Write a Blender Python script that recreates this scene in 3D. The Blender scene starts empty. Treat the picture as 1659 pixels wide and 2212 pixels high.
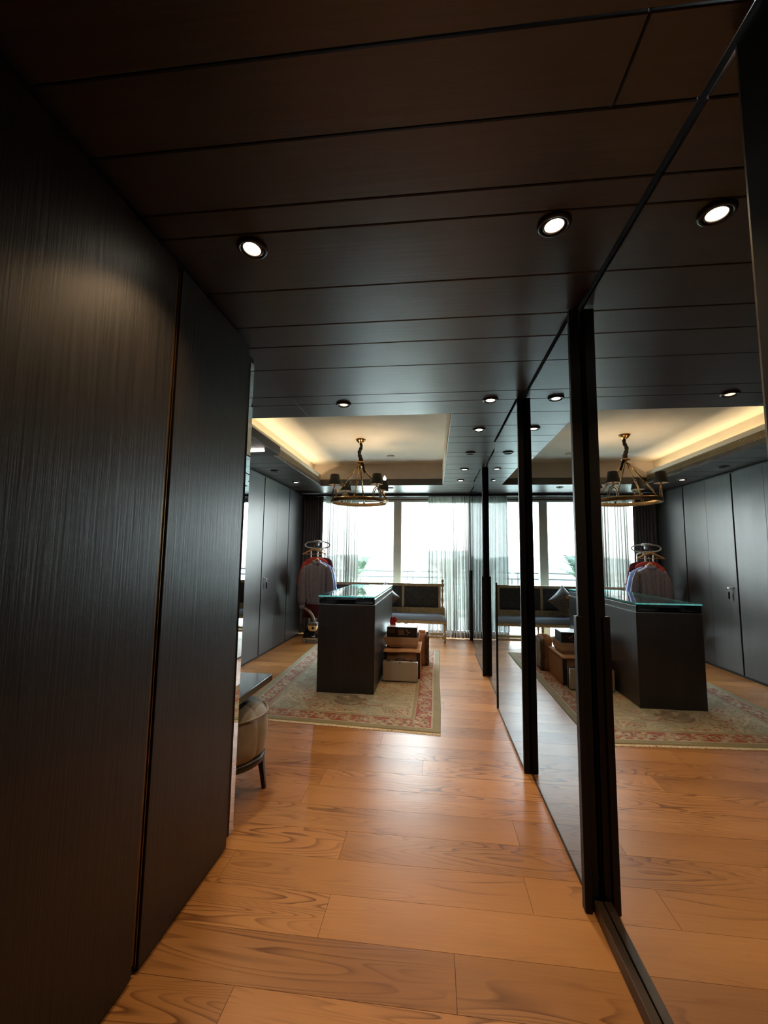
import bpy, math, random
import numpy as np
from mathutils import Vector, Matrix
random.seed(7)
rng = np.random.default_rng(7)
scene = bpy.context.scene
COL = scene.collection
PI = math.pi

# ------------------------------------------------------------------ camera
F_PX = 937.917
yaw, pitch, roll = 0.11524, 0.103536, -0.013372
cam_d = bpy.data.cameras.new('camera'); cam = bpy.data.objects.new('camera', cam_d); COL.objects.link(cam)
cam_d.sensor_fit = 'VERTICAL'; cam_d.sensor_height = 24.0; cam_d.lens = 24.0 * F_PX / 2212.0
cam_d.clip_start = 0.02; cam_d.clip_end = 9000
Rz = Matrix.Rotation(yaw, 3, 'Z'); Rx = Matrix.Rotation(pitch, 3, 'X'); Ry = Matrix.Rotation(roll, 3, 'Y')
Rw = Rz @ Rx @ Ry                       # columns: right, forward, up
right, fwd, up = Rw.col[0], Rw.col[1], Rw.col[2]
M = Matrix((right, up, -fwd)).transposed().to_4x4()
M.translation = Vector((0, 0, 1.35))
cam.matrix_world = M
scene.camera = cam

# ------------------------------------------------------------------ view, world
vs = scene.view_settings
vs.view_transform = 'Standard'; vs.look = 'None'; vs.gamma = 1.0; vs.use_curve_mapping = False
vs.exposure = 1.2
cy = scene.cycles
cy.max_bounces = 14; cy.diffuse_bounces = 5; cy.glossy_bounces = 8; cy.transmission_bounces = 8
cy.transparent_max_bounces = 24; cy.sample_clamp_indirect = 6.0; cy.caustics_reflective = False; cy.caustics_refractive = False
SKY = 14.0
w = bpy.data.worlds.new('sky'); scene.world = w; w.use_nodes = True
nt = w.node_tree; nt.nodes.clear()
o_ = nt.nodes.new('ShaderNodeOutputWorld'); bg = nt.nodes.new('ShaderNodeBackground')
tc = nt.nodes.new('ShaderNodeTexCoord'); sx = nt.nodes.new('ShaderNodeSeparateXYZ'); cr = nt.nodes.new('ShaderNodeValToRGB')
nt.links.new(tc.outputs['Generated'], sx.inputs[0]); nt.links.new(sx.outputs[2], cr.inputs[0])
cr.color_ramp.elements[0].position = 0.0; cr.color_ramp.elements[0].color = (0.86, 0.93, 0.93, 1)
cr.color_ramp.elements[1].position = 0.7; cr.color_ramp.elements[1].color = (0.74, 0.90, 1.0, 1)
e = cr.color_ramp.elements.new(0.12); e.color = (0.92, 1.0, 0.985, 1)
nt.links.new(cr.outputs[0], bg.inputs[0]); bg.inputs[1].default_value = SKY
nt.links.new(bg.outputs[0], o_.inputs[0])
pl = bpy.data.lights.new('window_portal', 'AREA'); pl.shape = 'RECTANGLE'; pl.size = 2.9; pl.size_y = 2.4
pl.cycles.is_portal = True
po = bpy.data.objects.new('window_portal', pl); COL.objects.link(po)
po.location = (-0.8, 7.9, 1.2); po.rotation_euler = (-PI / 2, 0, 0)

WARM = (1.0, 0.66, 0.36)
P_DOWN = 20.0        # watts of a lit downlight
P_COVE = 2.6

# ------------------------------------------------------------------ node helpers
def new_mat(name):
    m = bpy.data.materials.new(name); m.use_nodes = True
    nt = m.node_tree; nt.nodes.clear()
    out = nt.nodes.new('ShaderNodeOutputMaterial'); b = nt.nodes.new('ShaderNodeBsdfPrincipled')
    nt.links.new(b.outputs[0], out.inputs[0])
    return m, nt, b, out
def node(nt, t, **kw):
    n = nt.nodes.new(t)
    for k, v in kw.items():
        if k.startswith('i_'): n.inputs[k[2:].replace('_', ' ')].default_value = v
        else: setattr(n, k, v)
    return n
def L(nt, a, b): nt.links.new(a, b)
def ramp(nt, src, stops):
    r = nt.nodes.new('ShaderNodeValToRGB'); el = r.color_ramp.elements
    el[0].position, el[0].color = stops[0][0], (*stops[0][1], 1)
    el[1].position, el[1].color = stops[-1][0], (*stops[-1][1], 1)
    for p, c in stops[1:-1]:
        e = el.new(p); e.color = (*c, 1)
    L(nt, src, r.inputs[0]); return r
def coords(nt, scale, rand=False):
    t = nt.nodes.new('ShaderNodeTexCoord'); mp = nt.nodes.new('ShaderNodeMapping')
    mp.inputs['Scale'].default_value = scale
    src = t.outputs['Object']
    if rand:
        oi = nt.nodes.new('ShaderNodeObjectInfo'); mu = node(nt, 'ShaderNodeMath', operation='MULTIPLY'); mu.inputs[1].default_value = 91.7
        L(nt, oi.outputs['Random'], mu.inputs[0]); cx = nt.nodes.new('ShaderNodeCombineXYZ')
        for i in range(3): L(nt, mu.outputs[0], cx.inputs[i])
        ad = node(nt, 'ShaderNodeVectorMath', operation='ADD'); L(nt, src, ad.inputs[0]); L(nt, cx.outputs[0], ad.inputs[1]); src = ad.outputs[0]
    L(nt, src, mp.inputs[0]); return mp.outputs[0]
def noise(nt, vec, scale=5., detail=3., rough=.5, dist=0.):
    n = nt.nodes.new('ShaderNodeTexNoise'); n.inputs['Scale'].default_value = scale; n.inputs['Detail'].default_value = detail
    n.inputs['Roughness'].default_value = rough; n.inputs['Distortion'].default_value = dist
    L(nt, vec, n.inputs['Vector']); return n.outputs['Fac']
def bump(nt, b, h, strength, dist=.01):
    n = nt.nodes.new('ShaderNodeBump'); n.inputs['Strength'].default_value = strength; n.inputs['Distance'].default_value = dist
    L(nt, h, n.inputs['Height']); L(nt, n.outputs[0], b.inputs['Normal'])
def sc(c, k): return tuple(min(1., x * k) for x in c)
MATS = {}
def basic(name, col, rough=.5, metal=0., var=.2, scale=30., bmp=0., stretch=(1, 1, 1), coat=0., spec=.5, sheen=0.):
    m, nt, b, out = new_mat(name)
    f = noise(nt, coords(nt, stretch), scale, 4.)
    r = ramp(nt, f, [(.3, sc(col, 1 - var)), (.7, sc(col, 1 + var))])
    L(nt, r.outputs[0], b.inputs['Base Color'])
    b.inputs['Roughness'].default_value = rough; b.inputs['Metallic'].default_value = metal
    b.inputs['Coat Weight'].default_value = coat; b.inputs['Specular IOR Level'].default_value = spec
    b.inputs['Sheen Weight'].default_value = sheen
    if bmp: bump(nt, b, f, bmp)
    MATS[name] = m; return m
def veneer(name, dark, light, stretch, rough, bmp=.25, rand=True, coat=0., spec=.5):
    m, nt, b, out = new_mat(name)
    v = coords(nt, stretch, rand)
    f = noise(nt, v, 1., 5., .65)
    v2 = coords(nt, tuple(s * .12 for s in stretch), rand); g = noise(nt, v2, 1., 2.)
    mx = node(nt, 'ShaderNodeMath', operation='MULTIPLY_ADD'); L(nt, g, mx.inputs[0]); mx.inputs[1].default_value = .5; L(nt, f, mx.inputs[2])
    r = ramp(nt, mx.outputs[0], [(.45, dark), (1.0, light)])
    L(nt, r.outputs[0], b.inputs['Base Color'])
    rr = node(nt, 'ShaderNodeMath', operation='MULTIPLY_ADD'); L(nt, f, rr.inputs[0]); rr.inputs[1].default_value = .22; rr.inputs[2].default_value = rough - .11
    L(nt, rr.outputs[0], b.inputs['Roughness'])
    b.inputs['Coat Weight'].default_value = coat; b.inputs['Coat Roughness'].default_value = .15; b.inputs['Specular IOR Level'].default_value = spec
    bump(nt, b, f, bmp, .003)
    MATS[name] = m; return m
def emit(name, col, s):
    m, nt, b, out = new_mat(name); nt.nodes.remove(b)
    e = nt.nodes.new('ShaderNodeEmission'); e.inputs[0].default_value = (*col, 1); e.inputs[1].default_value = s
    L(nt, e.outputs[0], out.inputs[0]); MATS[name] = m; return m

# floor oak: contour lines of a stretched noise give the cathedral figure
m, nt, b, out = new_mat('oak_plank')
v = coords(nt, (.75, 6.5, 1.), True)
n1 = noise(nt, v, 1.0, 1.6, .45, .35)
k = node(nt, 'ShaderNodeMath', operation='MULTIPLY'); L(nt, n1, k.inputs[0]); k.inputs[1].default_value = 24.
fr = node(nt, 'ShaderNodeMath', operation='FRACT'); L(nt, k.outputs[0], fr.inputs[0])
ring = ramp(nt, fr.outputs[0], [(0., (1, 1, 1)), (.13, (.6, .6, .6)), (.34, (.14, .14, .14)), (.92, (0, 0, 0)), (1., (.9, .9, .9))])
fib = noise(nt, coords(nt, (5., 170., 1.), True), 1., 3., .6)
fm = node(nt, 'ShaderNodeMath', operation='MULTIPLY'); L(nt, fib, fm.inputs[0]); fm.inputs[1].default_value = .34
tone = noise(nt, coords(nt, (.9, 2.6, 1.), True), 1., 3.)
patch = ramp(nt, noise(nt, coords(nt, (1.1, 2.2, 1.), True), 1.4, 2.), [(.42, (0, 0, 0)), (.62, (1, 1, 1))])
rm = node(nt, 'ShaderNodeMath', operation='MULTIPLY'); L(nt, ring.outputs[0], rm.inputs[0]); L(nt, patch.outputs[0], rm.inputs[1])
rm2 = node(nt, 'ShaderNodeMath', operation='MULTIPLY_ADD'); L(nt, rm.outputs[0], rm2.inputs[0]); rm2.inputs[1].default_value = .74; L(nt, fm.outputs[0], rm2.inputs[2])
base = ramp(nt, tone, [(.3, (.455, .200, .060)), (.7, (.665, .325, .112))])
oi = nt.nodes.new('ShaderNodeObjectInfo'); hv = nt.nodes.new('ShaderNodeHueSaturation')
vv = node(nt, 'ShaderNodeMath', operation='MULTIPLY_ADD'); L(nt, oi.outputs['Random'], vv.inputs[0]); vv.inputs[1].default_value = .30; vv.inputs[2].default_value = .85
L(nt, vv.outputs[0], hv.inputs['Value']); L(nt, base.outputs[0], hv.inputs['Color'])
mix = node(nt, 'ShaderNodeMixRGB', blend_type='MIX'); L(nt, rm2.outputs[0], mix.inputs[0]); L(nt, hv.outputs[0], mix.inputs[1]); mix.inputs[2].default_value = (.13, .042, .012, 1)
L(nt, mix.outputs[0], b.inputs['Base Color'])
ro = node(nt, 'ShaderNodeMath', operation='MULTIPLY_ADD'); L(nt, fib, ro.inputs[0]); ro.inputs[1].default_value = .16; ro.inputs[2].default_value = .26; b.inputs['Specular IOR Level'].default_value = .34
L(nt, ro.outputs[0], b.inputs['Roughness']); bump(nt, b, rm2.outputs[0], .06, .004)
MATS['oak'] = m

veneer('ceil_wood', (.010, .0062, .0050), (.040, .024, .020), (2.2, 70., 3.), .37, .22, spec=.80)
veneer('door_wood', (.0035, .0030, .0028), (.0125, .0100, .0088), (90., 90., 2.6), .42, .40, spec=.42)
veneer('far_wood', (.022, .022, .023), (.050, .050, .051), (60., 60., 1.3), .40, .12)
veneer('island_wood', (.012, .0105, .011), (.026, .022, .022), (40., 40., 2.), .36, .10)
basic('edge_grey', (.20, .19, .17), .3, .2)
basic('black_gap', (.006, .006, .006), .8)
basic('black_metal', (.0075, .007, .0075), .5, 0., .2, 8., spec=.3)
basic('jamb_black', (.004, .004, .004), .75, spec=.2)
basic('track_metal', (.060, .038, .022), .42, .3, .25, 12.)
basic('gold_strip', (.16, .085, .030), .36, .85, .3, 20., 0, (6, 6, 1))
basic('brass', (.46, .29, .12), .22, 1., .15, 14.)
basic('brass_dark', (.30, .20, .10), .30, 1., .2, 14.)
basic('steel_line', (.62, .62, .62), .25, 1., .1, 14.)
basic('downlight_ring', (.020, .015, .012), .35, .3, .2, 20.)
basic('downlight_cup', (.10, .085, .07), .3, .6, .1, 20.)
basic('shade_black', (.006, .006, .008), .75, 0., .2, 60., .1)
basic('sleeve_black', (.012, .011, .011), .9, 0., .3, 40., .4)
basic('plaster', (.80, .76, .65), .85, 0., .03, 4.)
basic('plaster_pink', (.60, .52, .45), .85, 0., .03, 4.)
basic('grille_gold', (.46, .36, .20), .35, .6, .1, 10.)
basic('grille_dark', (.03, .024, .018), .7)
basic('alu_frame', (.86, .90, .87), .45, .2, .06, 6.)
basic('velvet_grey', (.31, .285, .235), .75, 0., .22, 9., .15, (1, 1, 1), 0, .3, .6)
basic('dark_leg', (.022, .014, .010), .35, 0., .25, 12.)
basic('table_gloss', (.007, .007, .009), .10, 0., .1, 10., 0, (1, 1, 1), 0)
basic('bench_gold', (.47, .405, .265), .42, .15, .25, 22., .06)
basic('seat_blue', (.115, .155, .215), .55, 0., .18, 120., .12, (1, 1, 1), 0, .5, .25)
basic('cardboard', (.42, .225, .115), .85, 0., .12, 9.)
basic('cardboard_light', (.60, .42, .29), .85, 0., .12, 9.)
basic('cardboard_edge', (.60, .47, .34), .85, 0., .1, 20.)
basic('tape_dark', (.035, .028, .034), .5)
basic('kraft', (.40, .215, .125), .8, 0., .15, 14., .2)
basic('alu_case', (.50, .45, .38), .38, .55, .06, 5.)
basic('alu_edge', (.80, .77, .72), .25, .9, .06, 8.)
basic('case_black', (.012, .012, .014), .5)
basic('box_black', (.018, .016, .022), .35)
basic('print_gold', (.34, .20, .09), .4, 0., .5, 160.)
basic('print_picture', (.26, .15, .09), .4, 0., .75, 90.)
basic('print_white', (.75, .78, .82), .4, 0., .12, 25.)
basic('red_gloss', (.42, .018, .030), .18, 0., .2, 10.)
basic('red_cloth', (.46, .055, .042), .75, 0., .2, 9., .1)
basic('maroon_cloth', (.115, .016, .026), .8, 0., .2, 9., .1)
basic('hanger_wood', (.62, .36, .16), .4, 0., .15, 30., 0, (1, 1, 6))
basic('grey_plastic', (.40, .42, .43), .4, 0., .06, 8.)
basic('white_tube', (.72, .72, .70), .35, 0., .06, 8.)
basic('hose_grey', (.42, .36, .31), .55, 0., .15, 70.)
basic('black_plastic', (.010, .010, .013), .25, 0., .1, 8.)
basic('lid_dark', (.13, .125, .12), .4)
basic('amber_tank', (.72, .48, .20), .25, 0., .12, 10.)
basic('wheel_grey', (.46, .44, .42), .4)
basic('drape_dark', (.15, .16, .185), .85, 0., .25, 60., .1)
basic('rail_paint', (.035, .045, .044), .5, 0., .06, 6.)
basic('balcony_tile', (.62, .64, .62), .5, 0., .06, 3.)
basic('leaf_green', (.045, .10, .045), .5, 0., .35, 10.)
basic('pot_grey', (.22, .22, .22), .6)
basic('hill_green', (.19, .24, .24), .9, 0., .2, .004)
basic('fringe', (.78, .66, .46), .9, 0., .12, 60.)
basic('wall_dark', (.020, .017, .016), .6)
basic('subfloor', (.10, .045, .016), .7)
basic('tray_lining', (.16, .13, .16), .6)
basic('tray_divider', (.55, .55, .58), .3, .8)
basic('tray_purple', (.10, .05, .12), .6)
emit('lamp_on', (1., .86, .66), 14.)
emit('lamp_dim', (1., .80, .42), 1.3)
emit('bulb_glow', (1., .72, .42), 30.)
emit('led_white', (1., .90, .82), 9.)

def mirror_mat(name, tint, rough=.0):
    m, nt, b, out = new_mat(name); nt.nodes.remove(b)
    g = nt.nodes.new('ShaderNodeBsdfGlossy'); g.inputs['Roughness'].default_value = rough
    f = noise(nt, coords(nt, (1, 1, 1)), .7, 2.)
    r = ramp(nt, f, [(.3, sc(tint, .985)), (.7, sc(tint, 1.015))]); L(nt, r.outputs[0], g.inputs['Color'])
    L(nt, g.outputs[0], out.inputs[0]); MATS[name] = m
mirror_mat('mirror_clear', (.80, .80, .79))
mirror_mat('mirror_smoke', (.43, .47, .49))

def glass_mat(name, tint, refl=1.):
    m, nt, b, out = new_mat(name); nt.nodes.remove(b)
    t = nt.nodes.new('ShaderNodeBsdfTransparent'); t.inputs[0].default_value = (*tint, 1)
    g = nt.nodes.new('ShaderNodeBsdfGlossy'); g.inputs['Roughness'].default_value = 0.
    fz = nt.nodes.new('ShaderNodeFresnel'); ge = nt.nodes.new('ShaderNodeNewGeometry')   # thin sheet: same reflectance from both sides
    io = node(nt, 'ShaderNodeMath', operation='MULTIPLY_ADD'); L(nt, ge.outputs['Backfacing'], io.inputs[0]); io.inputs[1].default_value = 1 / 1.52 - 1.52; io.inputs[2].default_value = 1.52; L(nt, io.outputs[0], fz.inputs[0])
    f = noise(nt, coords(nt, (1, 1, 1)), 2., 1.)
    mu = node(nt, 'ShaderNodeMath', operation='MULTIPLY_ADD'); L(nt, f, mu.inputs[0]); mu.inputs[1].default_value = .02; L(nt, fz.outputs[0], mu.inputs[2])
    mx = nt.nodes.new('ShaderNodeMixShader'); L(nt, mu.outputs[0], mx.inputs[0]); L(nt, t.outputs[0], mx.inputs[1]); L(nt, g.outputs[0], mx.inputs[2])
    L(nt, mx.outputs[0], out.inputs[0]); MATS[name] = m
glass_mat('window_glass', (.96, .98, .98)); glass_mat('case_glass', (.90, .96, .95)); glass_mat('smoke_glass', (.30, .30, .32))
# teal polished glass edge: glow of piped light put into its bright colour
m, nt, b, out = new_mat('glass_edge'); nt.nodes.remove(b)
tl = nt.nodes.new('ShaderNodeBsdfTranslucent'); df = nt.nodes.new('ShaderNodeBsdfDiffuse'); mx = nt.nodes.new('ShaderNodeMixShader')
f = noise(nt, coords(nt, (30, 30, 1)), 1., 1.); r = ramp(nt, f, [(.35, (.12, .80, .78)), (.65, (.35, .98, .96))])
L(nt, r.outputs[0], tl.inputs[0]); L(nt, r.outputs[0], df.inputs[0]); mx.inputs[0].default_value = .35
L(nt, tl.outputs[0], mx.inputs[1]); L(nt, df.outputs[0], mx.inputs[2]); L(nt, mx.outputs[0], out.inputs[0]); MATS['glass_edge'] = m

def sheer_mat(name, col, open_):
    m, nt, b, out = new_mat(name); nt.nodes.remove(b)
    f = noise(nt, coords(nt, (220, 220, 220)), 1., 2.)
    r = ramp(nt, f, [(.3, sc(col, .85)), (.7, sc(col, 1.15))])
    tr = nt.nodes.new('ShaderNodeBsdfTransparent'); tl = nt.nodes.new('ShaderNodeBsdfTranslucent'); df = nt.nodes.new('ShaderNodeBsdfDiffuse')
    L(nt, r.outputs[0], tl.inputs[0]); L(nt, r.outputs[0], df.inputs[0])
    a = nt.nodes.new('ShaderNodeMixShader'); a.inputs[0].default_value = .55; L(nt, tl.outputs[0], a.inputs[1]); L(nt, df.outputs[0], a.inputs[2])
    c = nt.nodes.new('ShaderNodeMixShader'); c.inputs[0].default_value = 1 - open_; L(nt, tr.outputs[0], c.inputs[1]); L(nt, a.outputs[0], c.inputs[2])
    L(nt, c.outputs[0], out.inputs[0]); MATS[name] = m
sheer_mat('sheer', (.20, .195, .175), .050)
sheer_mat('sheer_hem', (.10, .075, .062), .02)

def stripes_mat(name, c1, c2, freq, axis=0):
    m, nt, b, out = new_mat(name)
    t = nt.nodes.new('ShaderNodeTexCoord'); s = nt.nodes.new('ShaderNodeSeparateXYZ'); L(nt, t.outputs['Object'], s.inputs[0])
    nz = noise(nt, coords(nt, (1, 1, 1)), 7., 2.)
    a = node(nt, 'ShaderNodeMath', operation='MULTIPLY_ADD'); L(nt, nz, a.inputs[0]); a.inputs[1].default_value = .02; L(nt, s.outputs[axis], a.inputs[2])
    k = node(nt, 'ShaderNodeMath', operation='MULTIPLY'); L(nt, a.outputs[0], k.inputs[0]); k.inputs[1].default_value = freq
    si = node(nt, 'ShaderNodeMath', operation='FRACT'); L(nt, k.outputs[0], si.inputs[0])
    r = ramp(nt, si.outputs[0], [(0., c1), (.42, c1), (.52, c2), (1., c2)])
    L(nt, r.outputs[0], b.inputs['Base Color']); b.inputs['Roughness'].default_value = .7
    MATS[name] = m
stripes_mat('shirt_stripe', (.40, .40, .53), (.040, .040, .090), 150.)
stripes_mat('shirt_blue', (.40, .52, .80), (.16, .24, .48), 90.)

# damask: leafy blotches on dark ground
def damask(name, c1, c2, scale):
    m, nt, b, out = new_mat(name)
    f = noise(nt, coords(nt, (1, 1, 1)), scale, 3., .6, 1.6)
    r = ramp(nt, f, [(.47, c1), (.55, c2)]); L(nt, r.outputs[0], b.inputs['Base Color'])
    b.inputs['Roughness'].default_value = .5; b.inputs['Sheen Weight'].default_value = .2
    MATS[name] = m
damask('damask', (.012, .016, .022), (.034, .042, .050), 13.)
damask('pillow_cloth', (.050, .046, .050), (.17, .14, .11), 55.)
damask('camo_print', (.16, .10, .07), (.055, .050, .040), 22.)
basic('pillow_gold', (.42, .25, .07), .4, .3, .3, 30.)

# city below: roofs, trees and streets as cells
m, nt, b, out = new_mat('city_ground')
vo = nt.nodes.new('ShaderNodeTexVoronoi'); vo.inputs['Scale'].default_value = 1.; L(nt, coords(nt, (.05, .035, 1)), vo.inputs['Vector'])
se = nt.nodes.new('ShaderNodeSeparateColor'); L(nt, vo.outputs['Color'], se.inputs[0])
r = ramp(nt, se.outputs[0], [(.0, (.09, .17, .12)), (.35, (.14, .23, .17)), (.5, (.26, .28, .27)), (.7, (.52, .52, .49)), (.85, (.55, .52, .46)), (1., (.42, .33, .27))])
L(nt, r.outputs[0], b.inputs['Base Color']); b.inputs['Roughness'].default_value = .9; MATS['city'] = m

# ------------------------------------------------------------------ mesh builder
ORG = {}
def org(o): return ORG.get(o.name, Vector((0, 0, 0)))
class MB:
    def __init__(s): s.v = []; s.f = []; s.mi = []; s.sm = []
    def add(s, vs, fs, mi=0, sm=False):
        n = len(s.v); s.v += [tuple(p) for p in vs]
        for f in fs: s.f.append(tuple(i + n for i in f)); s.mi.append(mi); s.sm.append(sm)
        return s
    def box(s, x0, x1, y0, y1, z0, z1, mi=0, mat=None):
        vs = [(x, y, z) for z in (z0, z1) for y in (y0, y1) for x in (x0, x1)]
        if mat is not None: vs = [mat @ Vector(p) for p in vs]
        return s.add(vs, [(0, 2, 3, 1), (4, 5, 7, 6), (0, 1, 5, 4), (2, 6, 7, 3), (0, 4, 6, 2), (1, 3, 7, 5)], mi)
    def tube(s, pts, r, n=10, mi=0, cap=True, closed=False):
        pts = [Vector(p) for p in pts]; m = len(pts); rr = r if isinstance(r, (list, tuple)) else [r] * m
        vs = []; prev = None
        for i, p in enumerate(pts):
            if closed: d = pts[(i + 1) % m] - pts[i - 1]
            else: d = pts[min(i + 1, m - 1)] - pts[max(i - 1, 0)]
            d.normalize()
            if prev is None:
                a = Vector((0, 0, 1)) if abs(d.z) < .9 else Vector((1, 0, 0))
                u = d.cross(a).normalized()
            else:
                u = (prev - d * prev.dot(d)).normalized()
            prev = u; q = d.cross(u)
            for k in range(n):
                t = 2 * PI * k / n; vs.append(p + (u * math.cos(t) + q * math.sin(t)) * rr[i])
        fs = []
        for i in range(m if closed else m - 1):
            j = (i + 1) % m
            for k in range(n): fs.append((i * n + k, i * n + (k + 1) % n, j * n + (k + 1) % n, j * n + k))
        if cap and not closed: fs += [tuple(range(n))[::-1], tuple((m - 1) * n + k for k in range(n))]
        return s.add(vs, fs, mi, True)
    def lathe(s, prof, c=(0, 0, 0), n=20, mi=0, rot=None, sm=True):
        vs = []
        for r, z in prof:
            for k in range(n):
                t = 2 * PI * k / n; p = Vector((r * math.cos(t), r * math.sin(t), z))
                if rot is not None: p = rot @ p
                vs.append(p + Vector(c))
        m = len(prof); fs = []
        for i in range(m - 1):
            for k in range(n): fs.append((i * n + k, i * n + (k + 1) % n, (i + 1) * n + (k + 1) % n, (i + 1) * n + k))
        fs += [tuple(range(n))[::-1], tuple((m - 1) * n + k for k in range(n))]
        return s.add(vs, fs, mi, sm)
    def loft(s, rings, mi=0, cap=(True, True)):
        n = len(rings[0]); vs = [p for r in rings for p in r]; fs = []
        for i in range(len(rings) - 1):
            for k in range(n): fs.append((i * n + k, i * n + (k + 1) % n, (i + 1) * n + (k + 1) % n, (i + 1) * n + k))
        if cap[0]: fs.append(tuple(range(n))[::-1])
        if cap[1]: fs.append(tuple((len(rings) - 1) * n + k for k in range(n)))
        return s.add(vs, fs, mi, True)
    def grid(s, P, mi=0, sm=True):
        m, n = len(P), len(P[0]); vs = [p for r in P for p in r]; fs = []
        for i in range(m - 1):
            for j in range(n - 1): fs.append((i * n + j, i * n + j + 1, (i + 1) * n + j + 1, (i + 1) * n + j))
        return s.add(vs, fs, mi, sm)
    def prism(s, poly, axis, d0, d1, mi=0):
        n = len(poly); vs = []
        for d in (d0, d1):
            for a, c in poly:
                p = [a, c]; p.insert(axis, d); vs.append(p)
        fs = [tuple(range(n))[::-1], tuple(range(n, 2 * n))] + [(k, (k + 1) % n, n + (k + 1) % n, n + k) for k in range(n)]
        return s.add(vs, fs, mi)
    def build(s, name, mats, parent=None, label=None, bevel=0., origin=None, seg=2):
        if isinstance(mats, str): mats = [mats]
        if origin is None: origin = org(parent) if parent else Vector((0, 0, 0))
        origin = Vector(origin)
        me = bpy.data.meshes.new(name)
        me.from_pydata([tuple(Vector(p) - origin) for p in s.v], [], s.f)
        for mm in mats: me.materials.append(MATS[mm])
        me.polygons.foreach_set('material_index', s.mi); me.polygons.foreach_set('use_smooth', s.sm)
        import bmesh
        bm = bmesh.new(); bm.from_mesh(me); bmesh.ops.recalc_face_normals(bm, faces=bm.faces); bm.to_mesh(me); bm.free()
        me.update()
        o = bpy.data.objects.new(name, me); COL.objects.link(o)
        if parent:
            o.parent = parent; o.location = origin - org(parent)
        else: o.location = origin
        ORG[o.name] = origin
        if bevel:
            md = o.modifiers.new('bevel', 'BEVEL'); md.width = bevel; md.segments = seg; md.limit_method = 'ANGLE'; md.angle_limit = .7
        if label: o['label'] = label
        return o
def box(x0, x1, y0, y1, z0, z1): return MB().box(x0, x1, y0, y1, z0, z1)
def thing(name, label, cat, loc, group=None):
    o = bpy.data.objects.new(name, None); COL.objects.link(o); o.location = loc; o.empty_display_size = .1
    ORG[o.name] = Vector(loc); o['label'] = label; o['category'] = cat
    if group: o['group'] = group
    return o
def tag(o, label, cat, group=None):
    o['label'] = label; o['category'] = cat
    if group: o['group'] = group
    return o
def struct(o): o['kind'] = 'structure'; return o
def lamp(name, kind, loc, energy, col=WARM, parent=None, **kw):
    d = bpy.data.lights.new(name, kind); d.energy = energy; d.color = col
    for k, v in kw.items(): setattr(d, k, v)
    o = bpy.data.objects.new(name, d); COL.objects.link(o)
    if parent: o.parent = parent; o.location = Vector(loc) - org(parent)
    else: o.location = loc
    return o
def aim(o, d): o.rotation_euler = Vector(d).to_track_quat('-Z', 'Y').to_euler()

# ================================================================== STRUCTURE
XR, XL, Y0, Y1, C, ZT = 0.70, -2.95, -2.2, 7.80, 2.46, 2.80
# floor: slab and single planks
floor = struct(box(XL, .85, Y0, Y1 + .1, -.14, -.016).build('floor', 'subfloor', origin=(0, 0, -.016)))
ROWS = 1.455 - .2025 * 18
fixed = {18: [.071, -1.72], 17: [-.623], 19: [-.41], 20: [.381, -.9], 22: [.406], 24: [-.68], 27: [-.385], 31: [.088]}
k = 0; y = ROWS
while y < Y1:
    cuts = fixed.get(k)
    if cuts is None: cuts = [-.95 + rng.uniform(-.9, .9)]
    xs = sorted(set(cuts))
    while xs[0] > XL + 1.9: xs.insert(0, xs[0] - 1.9)
    xs = [x for x in xs if XL + .15 < x < .55]
    xs = [XL] + xs + [.70]
    for a, c in zip(xs, xs[1:]):
        if y < 1.9 and c < -1.2: continue
        cx_, cy_ = (a + c) / 2, y + .10125
        box(a + .0007, c - .0007, y + .0007, y + .2025 - .0007, -.016, 0.).build('plank', 'oak', floor, origin=(cx_, cy_, 0))
    y += .2025; k += 1

# ceiling: dark planks round the plaster tray
ceil = struct(box(XL, .85, Y0, Y1, ZT + .02, ZT + .1).build('ceiling', 'black_gap', origin=(0, 0, ZT + .02)))
TX0, TX1, TY0, TY1 = -1.78, .128, 3.30, 6.65
def cplank(a, c, y0, y1):
    if c == XR:                       # shadow gap above each mirror door
        ym = (y0 + y1) / 2
        c = .606 if 1.93 < ym < 3.0 else .568 if 3.0 < ym < 4.16 else .608 if 4.16 < ym < 5.3 else .570 if 5.3 < ym < 6.36 else .608 if 6.36 < ym < 7.42 else c
    if y1 - y0 < .01: return
    box(a + .001, c - .001, y0 + .0022, y1 - .0022, C, C + .02).build('plank', 'ceil_wood', ceil, bevel=.003, origin=((a + c) / 2, (y0 + y1) / 2, C), seg=1)
ys = [-2.2, -1.86, -1.5, -1.3, -.95, -.62, -.4, -.05, .26, .52, .826, 1.018, 1.229, 1.336, 1.657, 1.936, 2.14, 2.419, 2.854, 3.019, 3.30]
for a, c in zip(ys, ys[1:]):
    xl = -.99 if c < 2.1 else XL
    cut = .437 if abs(a - .826) < .01 else None
    XR_ = .636 if .8 < a < 1.9 else XR
    if cut: cplank(xl, cut, a, c); cplank(cut, XR_, a, c)
    else: cplank(xl, XR_, a, c)
yr = [3.30, 3.628, 3.955, 4.16, 4.559, 4.75, 5.132, 5.43, 5.733, 6.036, 6.33, 6.65]
for a, c in zip(yr, yr[1:]): cplank(TX1 + .004, XR, a, c)
yl = [3.30, 3.78, 4.02, 4.55, 4.98, 5.21, 5.72, 6.05, 6.65]
for a, c in zip(yl, yl[1:]): cplank(XL, TX0 - .004, a, c)
for a, c in zip([6.65, 6.86, 7.10, 7.45], [6.86, 7.10, 7.45, 7.50]): cplank(XL, XR, a, c)
box(TX0 - .13, TX1 + .02, TY0 - .02, TY1 + .02, ZT, ZT + .015).build('tray_ceiling', 'plaster', ceil)
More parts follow.
